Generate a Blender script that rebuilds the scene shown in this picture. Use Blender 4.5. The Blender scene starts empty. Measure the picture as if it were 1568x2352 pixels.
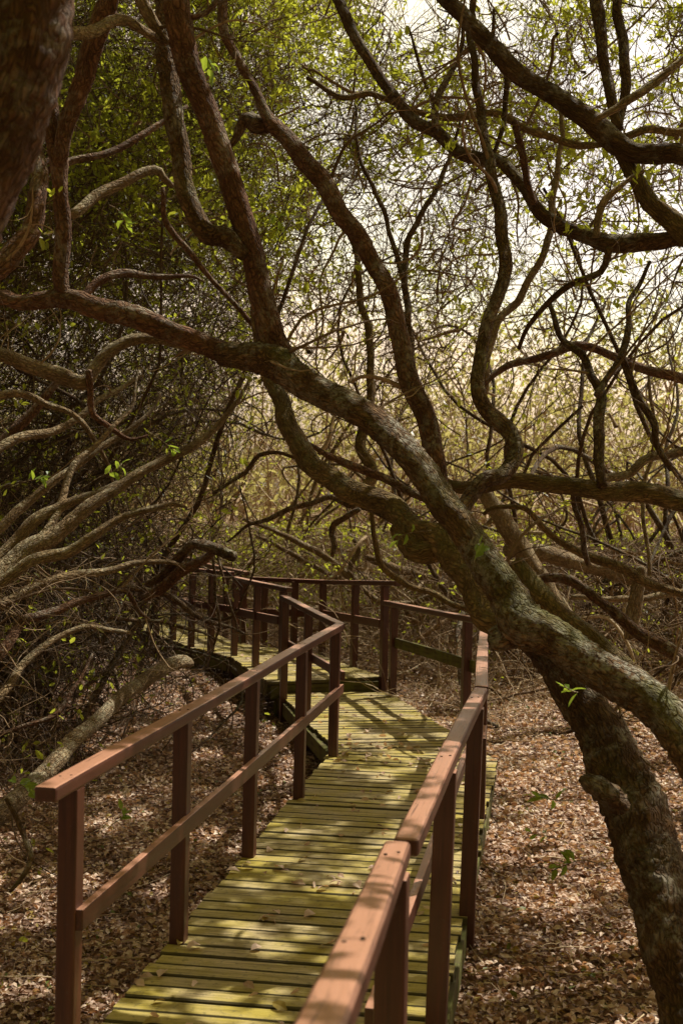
import bpy, bmesh, math
import numpy as np
from mathutils import Vector, Matrix
R = np.random.default_rng(11)
sc = bpy.context.scene
COL = sc.collection
rad = math.radians

# ------------------------------------------------------------------ camera
F, ROLL, HORIZ, H = 2750.0, 0.024, 1154.0, 1.67
PITCH = -(1175.5 - HORIZ) / F
_f = Vector((0, math.cos(PITCH), math.sin(PITCH)))
_u0 = Vector((0, -math.sin(PITCH), math.cos(PITCH)))
_r = Vector((1, 0, 0)) * math.cos(ROLL) + _u0 * math.sin(ROLL)
_u = _u0 * math.cos(ROLL) - Vector((1, 0, 0)) * math.sin(ROLL)
CAM = Vector((0, 0, H))

def ray(px, py):
    return _f + _r * ((px - 784) / F) - _u * ((py - 1175.5) / F)
def P(px, py, y):            # measured photo point -> place at distance y
    d = ray(px, py)
    return CAM + d * (y / d.y)
def G(px, py, z=0.0):        # measured photo point -> place on level z
    d = ray(px, py)
    return CAM + d * ((z - H) / d.z)

cam = bpy.data.cameras.new('camera')
camo = bpy.data.objects.new('camera', cam)
COL.objects.link(camo)
cam.sensor_fit = 'VERTICAL'
cam.sensor_height = 36
cam.lens = F / 2351 * 36
cam.clip_start = 0.05
cam.clip_end = 500
m = Matrix((_r, _u, -_f)).transposed().to_4x4()
m.translation = CAM
camo.matrix_world = m
cam.dof.use_dof = True
cam.dof.focus_distance = 6.0
cam.dof.aperture_fstop = 5.6
sc.camera = camo

# ------------------------------------------------------------------ light
SUN_EL, SUN_AZ = 58, 50
wd = bpy.data.worlds.new('World')
sc.world = wd
wd.use_nodes = True
wn = wd.node_tree
sky = wn.nodes.new('ShaderNodeTexSky')
sky.sky_type = 'NISHITA'
sky.sun_disc = False
sky.sun_elevation = rad(SUN_EL)
sky.sun_rotation = rad(SUN_AZ)
sky.dust_density = 6.0
sky.air_density = 1.0
hs = wn.nodes.new('ShaderNodeHueSaturation')
hs.inputs['Saturation'].default_value = 0.35
mx = wn.nodes.new('ShaderNodeMix')
mx.data_type = 'RGBA'; mx.blend_type = 'MULTIPLY'
mx.inputs[0].default_value = 1
mx.inputs[7].default_value = (1.2, 0.92, .66, 1)
wn.links.new(sky.outputs[0], hs.inputs['Color'])
wn.links.new(hs.outputs[0], mx.inputs[6])
cl = wn.nodes.new('ShaderNodeMix')      # keep the haze round the sun from acting as a second, soft sun
cl.data_type = 'RGBA'; cl.blend_type = 'DARKEN'
cl.inputs[0].default_value = 1
cl.inputs[7].default_value = (10.0, 9.2, 8.4, 1)
# added gain that brightens the low sky, as haze would
tc = wn.nodes.new('ShaderNodeTexCoord'); sx_ = wn.nodes.new('ShaderNodeSeparateXYZ'); mr = wn.nodes.new('ShaderNodeMapRange')
wn.links.new(tc.outputs['Generated'], sx_.inputs[0]); wn.links.new(sx_.outputs[2], mr.inputs[0])
mr.inputs[1].default_value = 0.30; mr.inputs[2].default_value = 0.62; mr.inputs[3].default_value = 2.1; mr.inputs[4].default_value = 0.80
dt = wn.nodes.new('ShaderNodeVectorMath'); dt.operation = 'DOT_PRODUCT'      # gain strongest ahead, a little to the right
wn.links.new(tc.outputs['Generated'], dt.inputs[0]); dt.inputs[1].default_value = (math.sin(rad(18)), math.cos(rad(18)), 0)
m2 = wn.nodes.new('ShaderNodeMapRange'); wn.links.new(dt.outputs['Value'], m2.inputs[0])
m2.inputs[1].default_value = 0.1; m2.inputs[2].default_value = 0.75; m2.inputs[3].default_value = 0.34; m2.inputs[4].default_value = 1.12
mm_ = wn.nodes.new('ShaderNodeMath'); mm_.operation = 'MULTIPLY'
wn.links.new(mr.outputs[0], mm_.inputs[0]); wn.links.new(m2.outputs[0], mm_.inputs[1])
hz = wn.nodes.new('ShaderNodeVectorMath'); hz.operation = 'SCALE'
wn.links.new(mx.outputs[2], hz.inputs[0]); wn.links.new(mm_.outputs[0], hz.inputs['Scale'])
wn.links.new(hz.outputs[0], cl.inputs[6])
wn.links.new(cl.outputs[2], wn.nodes['Background'].inputs[0])
wn.nodes['Background'].inputs[1].default_value = 0.15
sl = bpy.data.lights.new('sun', 'SUN')
sl.energy = 5.0
sl.angle = rad(0.45)
sl.color = (1.0, 0.95, 0.85)
so = bpy.data.objects.new('sun', sl)
COL.objects.link(so)
SUND = Vector((math.sin(rad(SUN_AZ)) * math.cos(rad(SUN_EL)), math.cos(rad(SUN_AZ)) * math.cos(rad(SUN_EL)), math.sin(rad(SUN_EL))))
so.rotation_euler = SUND.to_track_quat('Z', 'Y').to_euler()
so.location = (5, 20, 30)
sc.view_settings.view_transform = 'Standard'
sc.view_settings.look = 'None'
sc.view_settings.exposure = 0
sc.render.engine = 'CYCLES'
sc.cycles.max_bounces = 8
sc.cycles.diffuse_bounces = 5
sc.cycles.glossy_bounces = 2
sc.cycles.transmission_bounces = 5
sc.cycles.transparent_max_bounces = 4
sc.cycles.sample_clamp_indirect = 6
sc.cycles.caustics_reflective = False
sc.cycles.caustics_refractive = False
sc.cycles.use_denoising = True

# ------------------------------------------------------------------ materials
class MB:
    def __init__(s, name):
        s.m = bpy.data.materials.new(name)
        s.m.use_nodes = True
        s.t = s.m.node_tree
        s.b = s.t.nodes['Principled BSDF']
        s.out = s.t.nodes['Material Output']
    def n(s, typ, **kw):
        x = s.t.nodes.new(typ)
        for k, v in kw.items():
            setattr(x, k, v)
        return x
    def l(s, a, b): s.t.links.new(a, b)
    def coord(s, which='Object', scale=(1, 1, 1), attr=None):
        if attr:
            a = s.n('ShaderNodeAttribute', attribute_name=attr)
            o = a.outputs['Vector']
        else:
            o = s.n('ShaderNodeTexCoord').outputs[which]
        mp = s.n('ShaderNodeMapping')
        mp.inputs['Scale'].default_value = scale
        s.l(o, mp.inputs[0])
        return mp.outputs[0]
    def noise(s, vec, scale, detail=4, rough=0.55, dist=0.0):
        x = s.n('ShaderNodeTexNoise')
        s.l(vec, x.inputs['Vector'])
        x.inputs['Scale'].default_value = scale
        x.inputs['Detail'].default_value = detail
        x.inputs['Roughness'].default_value = rough
        x.inputs['Distortion'].default_value = dist
        return x.outputs['Fac']
    def ramp(s, fac, stops):
        x = s.n('ShaderNodeValToRGB')
        e = x.color_ramp.elements
        while len(e) < len(stops): e.new(0.5)
        for i, (p, c) in enumerate(stops):
            e[i].position = p
            e[i].color = (c, c, c, 1) if isinstance(c, (int, float)) else (*c, 1)
        s.l(fac, x.inputs[0])
        return x.outputs[0]
    def mix(s, fac, a, b, mode='MIX'):
        x = s.n('ShaderNodeMix', data_type='RGBA', blend_type=mode)
        for v, i in ((fac, 0), (a, 6), (b, 7)):
            if isinstance(v, (int, float)): x.inputs[i].default_value = v
            elif isinstance(v, tuple): x.inputs[i].default_value = (*v, 1)
            else: s.l(v, x.inputs[i])
        return x.outputs[2]
    def math(s, op, a, b=0.0, clamp=False):
        x = s.n('ShaderNodeMath', operation=op, use_clamp=clamp)
        for v, i in ((a, 0), (b, 1)):
            if isinstance(v, (int, float)): x.inputs[i].default_value = v
            else: s.l(v, x.inputs[i])
        return x.outputs[0]
    def bump(s, h, strength, dist=0.01):
        x = s.n('ShaderNodeBump')
        x.inputs['Strength'].default_value = strength
        x.inputs['Distance'].default_value = dist
        s.l(h, x.inputs['Height'])
        s.l(x.outputs[0], s.b.inputs['Normal'])
        return x
    def done(s, col, rough=0.8, spec=0.3):
        if isinstance(col, tuple): s.b.inputs['Base Color'].default_value = (*col, 1)
        else: s.l(col, s.b.inputs['Base Color'])
        if isinstance(rough, (int, float)): s.b.inputs['Roughness'].default_value = rough
        else: s.l(rough, s.b.inputs['Roughness'])
        s.b.inputs['Specular IOR Level'].default_value = spec
        return s.m

def bark(name, dark, light, lichen=0.5, moss=0.4, lcol=(0.66, 0.63, 0.50), bumpd=0.012, fine=1.0):
    M = MB(name)
    bc = M.coord(attr='bark_co')
    ob = M.coord('Object')
    v = M.n('ShaderNodeTexVoronoi', feature='DISTANCE_TO_EDGE')
    nz = M.noise(bc, 18 * fine, 3)
    add = M.n('ShaderNodeVectorMath', operation='MULTIPLY_ADD')
    M.l(nz, add.inputs[0]); add.inputs[1].default_value = (.09, .09, .09); M.l(bc, add.inputs[2])
    M.l(add.outputs[0], v.inputs['Vector']); v.inputs['Scale'].default_value = 62 * fine
    crack = M.ramp(v.outputs['Distance'], [(0.0, 0.0), (0.22, 1.0)])
    n1 = M.noise(bc, 34 * fine, 7, 0.72)
    n2 = M.noise(ob, 3.2, 4)
    n4 = M.noise(ob, 42, 4, 0.7)
    col = M.mix(M.ramp(n1, [(0.3, 0.0), (0.72, 1.0)]), dark, light)
    col = M.mix(M.ramp(n2, [(0.38, 0.0), (0.65, 0.55)]), col, tuple(c * 0.55 for c in dark))
    col = M.mix(M.math('MULTIPLY', M.math('SUBTRACT', 1.0, crack), 0.45), col, tuple(c * 0.35 for c in dark))
    geo = M.n('ShaderNodeNewGeometry')
    sep = M.n('ShaderNodeSeparateXYZ'); M.l(geo.outputs['Normal'], sep.inputs[0])
    up = M.ramp(M.math('ADD', M.math('MULTIPLY', sep.outputs[2], 0.5), 0.5), [(0.42, 0.0), (0.85, 1.0)])
    n3 = M.noise(ob, 5.5, 6, 0.68, 0.8)
    lm = M.math('MULTIPLY', M.ramp(n3, [(0.50 - 0.1 * lichen, 0.0), (0.60 - 0.05 * lichen, 1.0)]), M.math('ADD', M.math('MULTIPLY', up, 0.6), 0.35), True)
    lm = M.math('MULTIPLY', lm, M.math('MULTIPLY', M.ramp(n4, [(0.42, 0.0), (0.55, 1.0)]), min(1.0, lichen * 1.3)), True)
    col = M.mix(lm, col, lcol)
    n5 = M.noise(ob, 4.5, 5, 0.6)
    mm = M.math('MULTIPLY', M.ramp(n5, [(0.48, 0.0), (0.66, 1.0)]), M.math('MULTIPLY', up, moss), True)
    col = M.mix(mm, col, (0.15, 0.15, 0.03))
    h = M.math('ADD', M.math('MULTIPLY', crack, 0.6), M.math('ADD', n1, M.math('MULTIPLY', lm, 0.25)))
    M.bump(h, 1.0, bumpd * 1.25)
    return M.done(col, 0.85, 0.2)

BARK = bark('lichen_bark', (0.095, 0.045, 0.018), (0.42, 0.245, 0.11), 0.52, 0.7, bumpd=0.018)
BARK2 = bark('mossy_bark', (0.12, 0.068, 0.026), (0.45, 0.29, 0.115), 0.35, 0.5, (0.26, 0.27, 0.13))
BARKR = bark('russet_bark', (0.11, 0.048, 0.022), (0.38, 0.19, 0.10), 0.35, 0.12)
BARKD = bark('dark_bark', (0.075, 0.038, 0.016), (0.29, 0.165, 0.075), 0.4, 0.35)
BARKT = bark('tan_bark', (0.22, 0.135, 0.065), (0.55, 0.38, 0.20), 0.5, 0.2, (0.6, 0.54, 0.36))

def twig_mat(name, a, b, c):
    M = MB(name)
    at = M.n('ShaderNodeAttribute', attribute_name='rnd')
    col = M.ramp(at.outputs['Fac'], [(0.0, a), (0.5, b), (1.0, c)])
    n = M.noise(M.coord('Object'), 30, 3)
    col = M.mix(M.ramp(n, [(0.35, 0.5), (0.7, 0.0)]), col, tuple(x * 0.4 for x in a))
    M.bump(n, 0.5, 0.004)
    return M.done(col, 0.75, 0.3)
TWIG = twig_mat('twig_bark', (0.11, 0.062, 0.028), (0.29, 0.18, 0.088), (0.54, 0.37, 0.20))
TWIGD = twig_mat('shaded_twig_bark', (0.05, 0.029, 0.014), (0.12, 0.074, 0.036), (0.34, 0.225, 0.12))  # darker twig copy, the left thicket's shade put into its colour
TWIGT = twig_mat('pale_twig_bark', (0.34, 0.21, 0.105), (0.60, 0.43, 0.24), (0.84, 0.67, 0.43))

def leaf_mat(name, stops, trans, tfac=0.5, rough=0.38, spec=0.5):
    M = MB(name)
    at = M.n('ShaderNodeAttribute', attribute_name='rnd')
    col = M.ramp(at.outputs['Fac'], stops)
    M.done(col, rough, spec)
    tr = M.n('ShaderNodeBsdfTranslucent')
    M.l(M.mix(1.0, col, trans, 'MULTIPLY') if max(trans) <= 1 else M.mix(0.75, col, tuple(x / 2 for x in trans)), tr.inputs[0])
    ms = M.n('ShaderNodeMixShader'); ms.inputs[0].default_value = tfac
    M.l(M.b.outputs[0], ms.inputs[1]); M.l(tr.outputs[0], ms.inputs[2]); M.l(ms.outputs[0], M.out.inputs[0])
    return M.m
LEAF = leaf_mat('green_leaf', [(0.0, (0.06, 0.08, 0.016)), (0.55, (0.15, 0.19, 0.028)), (0.93, (0.29, 0.31, 0.04)), (1.0, (0.28, 0.13, 0.03))], (1.6, 1.65, 0.14), 0.6)
LITTER = leaf_mat('dry_leaf', [(0.0, (0.13, 0.068, 0.040)), (0.35, (0.31, 0.185, 0.115)), (0.56, (0.72, 0.515, 0.365)), (0.9, (0.94, 0.79, 0.61)), (0.95, (0.42, 0.30, 0.07)), (1.0, (0.16, 0.19, 0.04))], (1.0, 0.7, 0.4), 0.25, 0.5, 0.4)

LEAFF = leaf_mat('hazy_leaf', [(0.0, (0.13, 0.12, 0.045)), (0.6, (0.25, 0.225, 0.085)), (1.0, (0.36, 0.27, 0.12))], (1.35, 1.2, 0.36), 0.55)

def wood_rail():
    M = MB('stained_rail_wood')
    c = M.coord('Object', (1, 14, 14))
    n = M.noise(c, 3.0, 6, 0.6, 0.4)
    n2 = M.noise(M.coord('Object'), 4.0, 4)
    n3 = M.noise(M.coord('Object'), 45.0, 4, 0.7)
    col = M.mix(M.ramp(n, [(0.3, 0.0), (0.7, 1.0)]), (0.042, 0.010, 0.0045), (0.115, 0.031, 0.013))
    col = M.mix(M.ramp(n2, [(0.4, 0.0), (0.75, 0.5)]), col, (0.085, 0.034, 0.022))
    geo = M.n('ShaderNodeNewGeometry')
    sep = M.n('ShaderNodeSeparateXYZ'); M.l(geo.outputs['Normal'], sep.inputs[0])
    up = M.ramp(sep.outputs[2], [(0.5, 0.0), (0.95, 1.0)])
    col = M.mix(M.math('MULTIPLY', up, 0.72), col, (0.66, 0.33, 0.205))  # upward faces painted paler, sunlight put into the rail colour
    n4 = M.noise(M.coord('Object', (1, 26, 26)), 5.0, 5, 0.7, 0.8)
    col = M.mix(M.ramp(n4, [(0.30, 0.75), (0.44, 0.0)]), col, (0.045, 0.016, 0.010))
    col = M.mix(M.ramp(n4, [(0.60, 0.0), (0.75, 0.35)]), col, (0.30, 0.15, 0.09))
    sp = M.ramp(n3, [(0.62, 0.0), (0.70, 0.7)])
    col = M.mix(sp, col, (0.10, 0.055, 0.04))
    M.bump(M.math('ADD', n, M.math('MULTIPLY', n3, 0.4)), 0.35, 0.003)
    return M.done(col, M.ramp(n, [(0.2, 0.28), (0.8, 0.5)]), 0.6)
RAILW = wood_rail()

def wood_deck(name='mossy_deck_wood', side=False):
    M = MB(name)
    ob = M.coord('Object')
    at = M.n('ShaderNodeAttribute', attribute_name='rnd')
    off = M.n('ShaderNodeVectorMath', operation='MULTIPLY_ADD')
    cmb = M.n('ShaderNodeCombineXYZ')
    M.l(at.outputs['Fac'], cmb.inputs[0]); M.l(at.outputs['Fac'], cmb.inputs[2])
    M.l(cmb.outputs[0], off.inputs[0]); off.inputs[1].default_value = (37, 0, 19); M.l(ob, off.inputs[2])
    mp = M.n('ShaderNodeMapping'); mp.inputs['Scale'].default_value = (1, 16, 16); M.l(off.outputs[0], mp.inputs[0])
    g = M.noise(mp.outputs[0], 4.5, 7, 0.68, 0.5)
    mp2 = M.n('ShaderNodeMapping'); mp2.inputs['Scale'].default_value = (1, 30, 30); M.l(off.outputs[0], mp2.inputs[0])
    g2 = M.noise(mp2.outputs[0], 6, 4, 0.6)
    big = M.noise(ob, 2.6, 4, 0.6)
    sp = M.noise(ob, 38, 4, 0.7)
    col = M.mix(M.ramp(g, [(0.3, 0.0), (0.68, 1.0)]), (0.17, 0.122, 0.040), (0.76, 0.60, 0.31))
    col = M.mix(M.math('MULTIPLY', M.ramp(at.outputs['Fac'], [(0.2, 0.0), (1.0, 0.55)]), 0.8), col, (0.46, 0.36, 0.18))
    col = M.mix(M.ramp(big, [(0.38, 0.0), (0.60, 0.80)]), col, (0.44, 0.34, 0.025))
    col = M.mix(M.ramp(sp, [(0.56, 0.0), (0.66, 0.55)]), col, (0.10, 0.09, 0.03))
    col = M.mix(M.ramp(g2, [(0.30, 0.75), (0.42, 0.0)]), col, (0.035, 0.03, 0.012))
    rm = M.n('ShaderNodeAttribute', attribute_name='rim')
    col = M.mix(M.ramp(M.math('ADD', rm.outputs['Fac'], M.math('MULTIPLY', sp, .5)), [(0.85, 0.0), (1.3, 0.85)]), col, (0.030, 0.024, 0.008))  # board edges painted darker to deepen the shade of the gaps
    M.bump(M.math('ADD', g, M.math('MULTIPLY', g2, 0.7)), 0.7, 0.005)
    return M.done(col, 0.72, 0.35)
DECKW = wood_deck()
def beam_mat():
    M = MB('dark_beam_wood')
    n = M.noise(M.coord('Object', (1, 12, 12)), 4, 6)
    n2 = M.noise(M.coord('Object'), 9, 4)
    col = M.mix(M.ramp(n, [(0.3, 0.0), (0.7, 1.0)]), (0.05, 0.036, 0.014), (0.14, 0.115, 0.04))
    col = M.mix(M.ramp(n2, [(0.45, 0.0), (0.6, 0.6)]), col, (0.14, 0.15, 0.025))
    M.bump(n, 0.6, 0.006)
    return M.done(col, 0.8, 0.25)
BEAMW = beam_mat()
def ground_mat():
    M = MB('leaf_mould_ground')
    ob = M.coord('Object')
    v = M.n('ShaderNodeTexVoronoi'); M.l(ob, v.inputs['Vector']); v.inputs['Scale'].default_value = 42
    v.inputs['Randomness'].default_value = 1
    sep = M.n('ShaderNodeSeparateColor'); M.l(v.outputs['Color'], sep.inputs[0])
    n = M.noise(ob, 1.3, 5)
    col = M.ramp(sep.outputs[0], [(0.0, (0.10, 0.055, 0.034)), (0.6, (0.30, 0.18, 0.12)), (1.0, (0.55, 0.38, 0.27))])
    col = M.mix(M.ramp(n, [(0.4, 0.0), (0.7, 0.5)]), col, (0.06, 0.035, 0.02))
    M.bump(M.math('ADD', v.outputs['Distance'], sep.outputs[1]), 1.0, 0.02)
    return M.done(col, 0.85, 0.2)
GROUND = ground_mat()
def end_mat():
    M = MB('dark_cut_end')
    n = M.noise(M.coord('Object'), 40, 4)
    return M.done(M.mix(n, (0.03, 0.018, 0.012), (0.10, 0.06, 0.035)), 0.8, 0.2)
CUT = end_mat()

# ------------------------------------------------------------------ mesh helpers
def mk(name, V, faces, mat, parent=None, attrs=None, smooth=False):
    """faces: list of int arrays (n,k)"""
    me = bpy.data.meshes.new(name)
    V = np.ascontiguousarray(V, dtype=np.float32)
    me.vertices.add(len(V)); me.vertices.foreach_set('co', V.ravel())
    faces = [np.asarray(f, dtype=np.int32) for f in faces if len(f)]
    loops = np.concatenate([f.ravel() for f in faces])
    tot = np.concatenate([np.full(len(f), f.shape[1], np.int32) for f in faces])
    start = np.concatenate([[0], np.cumsum(tot)[:-1]]).astype(np.int32)
    me.loops.add(len(loops)); me.loops.foreach_set('vertex_index', loops)
    me.polygons.add(len(tot)); me.polygons.foreach_set('loop_start', start)
    try: me.polygons.foreach_set('loop_total', tot)
    except Exception: pass
    me.polygons.foreach_set('use_smooth', np.full(len(tot), smooth, dtype=bool))
    for k, a in (attrs or {}).items():
        a = np.ascontiguousarray(a, dtype=np.float32)
        if a.ndim == 2:
            at = me.attributes.new(k, 'FLOAT_VECTOR', 'POINT'); at.data.foreach_set('vector', a.ravel())
        else:
            at = me.attributes.new(k, 'FLOAT', 'POINT'); at.data.foreach_set('value', a)
    me.update(calc_edges=True)
    me.materials.append(mat)
    o = bpy.data.objects.new(name, me)
    COL.objects.link(o)
    if parent is not None: o.parent = parent
    return o

def thing(name, label, cat, group=None, loc=(0, 0, 0), rotz=0):
    o = bpy.data.objects.new(name, None)
    COL.objects.link(o)
    o.location = loc; o.rotation_euler = (0, 0, rotz)
    o['label'] = label; o['category'] = cat
    if group: o['group'] = group
    return o
def tag(o, label, cat, group=None, kind=None):
    o['label'] = label; o['category'] = cat
    if group: o['group'] = group
    if kind: o['kind'] = kind
    return o

def frames(C):
    """parallel-transport frames for paths C (N,P,3)"""
    T = np.gradient(C, axis=1)
    T /= np.linalg.norm(T, axis=2, keepdims=True) + 1e-9
    N, Pn, _ = C.shape
    ref = np.tile(np.array([0.31, 0.17, 0.93]), (N, 1))
    bad = np.abs((ref * T[:, 0]).sum(1)) > 0.9
    ref[bad] = (0.9, 0.3, 0.1)
    U = np.zeros_like(C)
    u = np.cross(T[:, 0], ref)
    u /= np.linalg.norm(u, axis=1, keepdims=True)
    U[:, 0] = u
    for i in range(1, Pn):
        u = u - (u * T[:, i]).sum(1, keepdims=True) * T[:, i]
        u /= np.linalg.norm(u, axis=1, keepdims=True) + 1e-9
        U[:, i] = u
    return T, U, np.cross(T, U)

def tubes(C, rads, k):
    """C (N,P,3), rads (N,P) -> verts, quads, rnd"""
    N, Pn, _ = C.shape
    T, U, W = frames(C)
    a = np.arange(k) * 2 * np.pi / k
    V = C[:, :, None, :] + rads[:, :, None, None] * (U[:, :, None, :] * np.cos(a)[None, None, :, None] + W[:, :, None, :] * np.sin(a)[None, None, :, None])
    idx = np.arange(N * Pn * k).reshape(N, Pn, k)
    A = idx[:, :-1, :]; B = np.roll(A, -1, 2); D = idx[:, 1:, :]; Cc = np.roll(D, -1, 2)
    Q = np.stack([A, B, Cc, D], -1).reshape(-1, 4)
    rnd = np.repeat(R.random(N), Pn * k)
    return V.reshape(-1, 3), Q, rnd

def catmull(pts, per):
    pts = np.asarray(pts, float)
    p = np.vstack([2 * pts[0] - pts[1], pts, 2 * pts[-1] - pts[-2]])
    out = []
    for i in range(1, len(p) - 2):
        seg = np.linalg.norm((p[i + 1] - p[i])[:3])
        n = max(2, int(seg / per))
        t = np.arange(n)[:, None] / n
        a, b, c, d = p[i - 1], p[i], p[i + 1], p[i + 2]
        out.append(0.5 * (2 * b + (c - a) * t + (2 * a - 5 * b + 4 * c - d) * t ** 2 + (-a + 3 * b - 3 * c + d) * t ** 3))
    out.append(p[-2][None])
    return np.vstack(out)

PATHS = {}
def limb(name, pts, mat, parent, y0, y1=None, k=14, per=0.02, lump=0.10, wob=0.006, end_extra=None, cap=True):
    """pts: (px, py, width_px) measured in the photo, distance from y0 to y1 metres"""
    y1 = y0 if y1 is None else y1
    n = len(pts)
    cum = [0.0]
    for i in range(1, n):
        cum.append(cum[-1] + math.hypot(pts[i][0] - pts[i - 1][0], pts[i][1] - pts[i - 1][1]))
    arr = []
    for i, q in enumerate(pts):
        y = q[3] if len(q) > 3 else y0 + (y1 - y0) * cum[i] / cum[-1]
        w = P(q[0], q[1], y)
        arr.append((w.x, w.y, w.z, 0.5 * q[2] * y / F * (1.2 if mat is BARKT and parent is not None else 1.0)))
    if end_extra: arr = end_extra[0] + arr + end_extra[1]
    c = catmull(arr, per)
    return limb3(name, c, mat, parent, k, lump, wob, cap)

def limb3(name, c, mat, parent, k=14, lump=0.10, wob=0.006, cap=True):
    L = np.concatenate([[0], np.cumsum(np.linalg.norm(np.diff(c[:, :3], axis=0), axis=1))])
    r = np.maximum(c[:, 3], 0.002)
    ph = R.random(12) * 6.28
    cen = c[:, :3].copy()
    for ax in range(3):
        cen[:, ax] += wob * (np.sin(L * 9 + ph[ax]) + 0.6 * np.sin(L * 21 + ph[ax + 3])) * np.minimum(1, r / 0.01)
    T, U, W = frames(cen[None])
    a = np.arange(k) * 2 * np.pi / k
    A, LL = np.meshgrid(a, L)
    sc_ = 1.0 / np.maximum(r.mean() * 4, 0.03)
    rr = r[:, None] * (1 + lump * (0.5 * np.sin(A + LL * sc_ * 1.1 + ph[6]) * np.sin(LL * sc_ * 0.9 + ph[7])
                                  + 0.45 * np.sin(2 * A - LL * sc_ * 0.8 + ph[8]) + 0.35 * np.sin(3 * A + LL * sc_ * 1.7 + ph[9])
                                  + 0.35 * np.sin(LL * sc_ * 2.3 + ph[10]) * np.cos(A + ph[11]))
                       + (0.015 + lump * 0.25) * R.standard_normal(A.shape) * (r[:, None] > 0.015))
    V = cen[:, None, :] + rr[:, :, None] * (U[0][:, None, :] * np.cos(A)[:, :, None] + W[0][:, None, :] * np.sin(A)[:, :, None])
    n = len(cen)
    idx = np.arange(n * k).reshape(n, k)
    Aq = idx[:-1]; B = np.roll(Aq, -1, 1); D = idx[1:]; Cq = np.roll(D, -1, 1)
    Q = np.stack([Aq, B, Cq, D], -1).reshape(-1, 4)
    V = V.reshape(-1, 3)
    rb = r.mean()
    bc = np.stack([np.cos(A) * rb, np.sin(A) * rb, LL * 0.42], -1).reshape(-1, 3) + R.random(3) * 5
    tris = []
    if cap:
        V = np.vstack([V, cen[0] - T[0, 0] * r[0] * .3, cen[-1] + T[0, -1] * r[-1] * .3])
        bc = np.vstack([bc, bc[0], bc[-1]])
        i0, i1 = n * k, n * k + 1
        tris = [(i0, (j + 1) % k, j) for j in range(k)] + [(i1, (n - 1) * k + j, (n - 1) * k + (j + 1) % k) for j in range(k)]
    o = mk(name, V, [Q, np.array(tris, np.int32).reshape(-1, 3)], mat, parent, {'bark_co': bc}, True)
    PATHS.setdefault(parent.name if parent else name, []).append((cen, r))
    return o

# ------------------------------------------------------------------ branching growth
def walk(S, D, n, step, curl, trop, smooth=0.75):
    """random crooked paths: S (N,3) starts, D (N,3) dirs, step (N,), trop (3,) or (N,3)"""
    N = len(S)
    C = np.zeros((N, n, 3)); C[:, 0] = S
    d = D / (np.linalg.norm(D, axis=1, keepdims=True) + 1e-9)
    w = R.standard_normal((N, 3)) * curl
    for i in range(1, n):
        w = smooth * w + (1 - smooth ** 2) ** .5 * R.standard_normal((N, 3)) * curl
        d = d + w + trop
        d /= np.linalg.norm(d, axis=1, keepdims=True)
        C[:, i] = C[:, i - 1] + d * np.reshape(step, (-1, 1))
    return C
def spawn(C, rads, per, tmin=0.25, spread=1.0, up=0.2):
    """children starts/directions along parent paths"""
    N, Pn, _ = C.shape
    n = N * per
    pi = np.repeat(np.arange(N), per)
    t = tmin + (1 - tmin) * R.random(n)
    f = t * (Pn - 1.001); i = f.astype(int); fr = (f - i)[:, None]
    S = C[pi, i] * (1 - fr) + C[pi, i + 1] * fr
    T = C[pi, i + 1] - C[pi, i]
    T /= np.linalg.norm(T, axis=1, keepdims=True) + 1e-9
    rn = R.standard_normal((n, 3))
    D = T * 0.7 + rn * spread * 0.6 + np.array([0, 0, up])
    rr = rads[pi, i]
    return S, D, rr, pi
def taper(r0, n, end=0.3, pw=1.0):
    return r0[:, None] * (1 - (1 - end) * (np.linspace(0, 1, n)[None] ** pw))

def leaves(name, S, D, length, mat, parent=None, wid=0.42, fold=0.25, curl=0.0, rnd=None, simple=True):
    """leaf blades at S pointing along D"""
    N = len(S)
    D = D / (np.linalg.norm(D, axis=1, keepdims=True) + 1e-9)
    s = np.cross(D, R.standard_normal((N, 3)) * 0.7 + np.array([0, 0, 1.0]))
    s /= np.linalg.norm(s, axis=1, keepdims=True) + 1e-9
    nrm = np.cross(s, D)
    L = np.reshape(length, (-1, 1)) * np.ones((N, 1))
    w = L * wid * 0.5 * (0.8 + 0.4 * R.random((N, 1)))
    if simple:
        tmpl = [(0, 0, 0), (.35, 1, 1), (.75, .72, .8), (1, 0, 0), (.75, -.72, .8), (.35, -1, 1)]
        F_ = np.array([(0, 1, 2, 3), (0, 3, 4, 5)])
    else:
        tmpl = [(0, 0, 0), (.35, 1, 1), (.72, .75, .8), (1, 0, 0), (.72, -.75, .8), (.35, -1, 1), (.5, 0, 0)]
        F_ = np.array([(0, 1, 6), (6, 1, 2), (6, 2, 3), (0, 6, 5), (6, 4, 5), (6, 3, 4)])
    cu = (curl * (R.random((N, 1)) - 0.25)) if curl else np.zeros((N, 1))
    V = []
    for (a, b, c) in tmpl:
        bend = cu * L * (a * (1 - a)) * 4
        V.append(S + D * (L * a) + s * (w * b) + nrm * (w * fold * c + bend))
    V = np.stack(V, 1)
    kk = len(tmpl)
    Fc = (np.arange(N)[:, None, None] * kk + F_[None]).reshape(-1, F_.shape[1])
    if rnd is None: rnd = R.random(N)
    return mk(name, V.reshape(-1, 3), [Fc], mat, parent, {'rnd': np.repeat(rnd, kk)})

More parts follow.
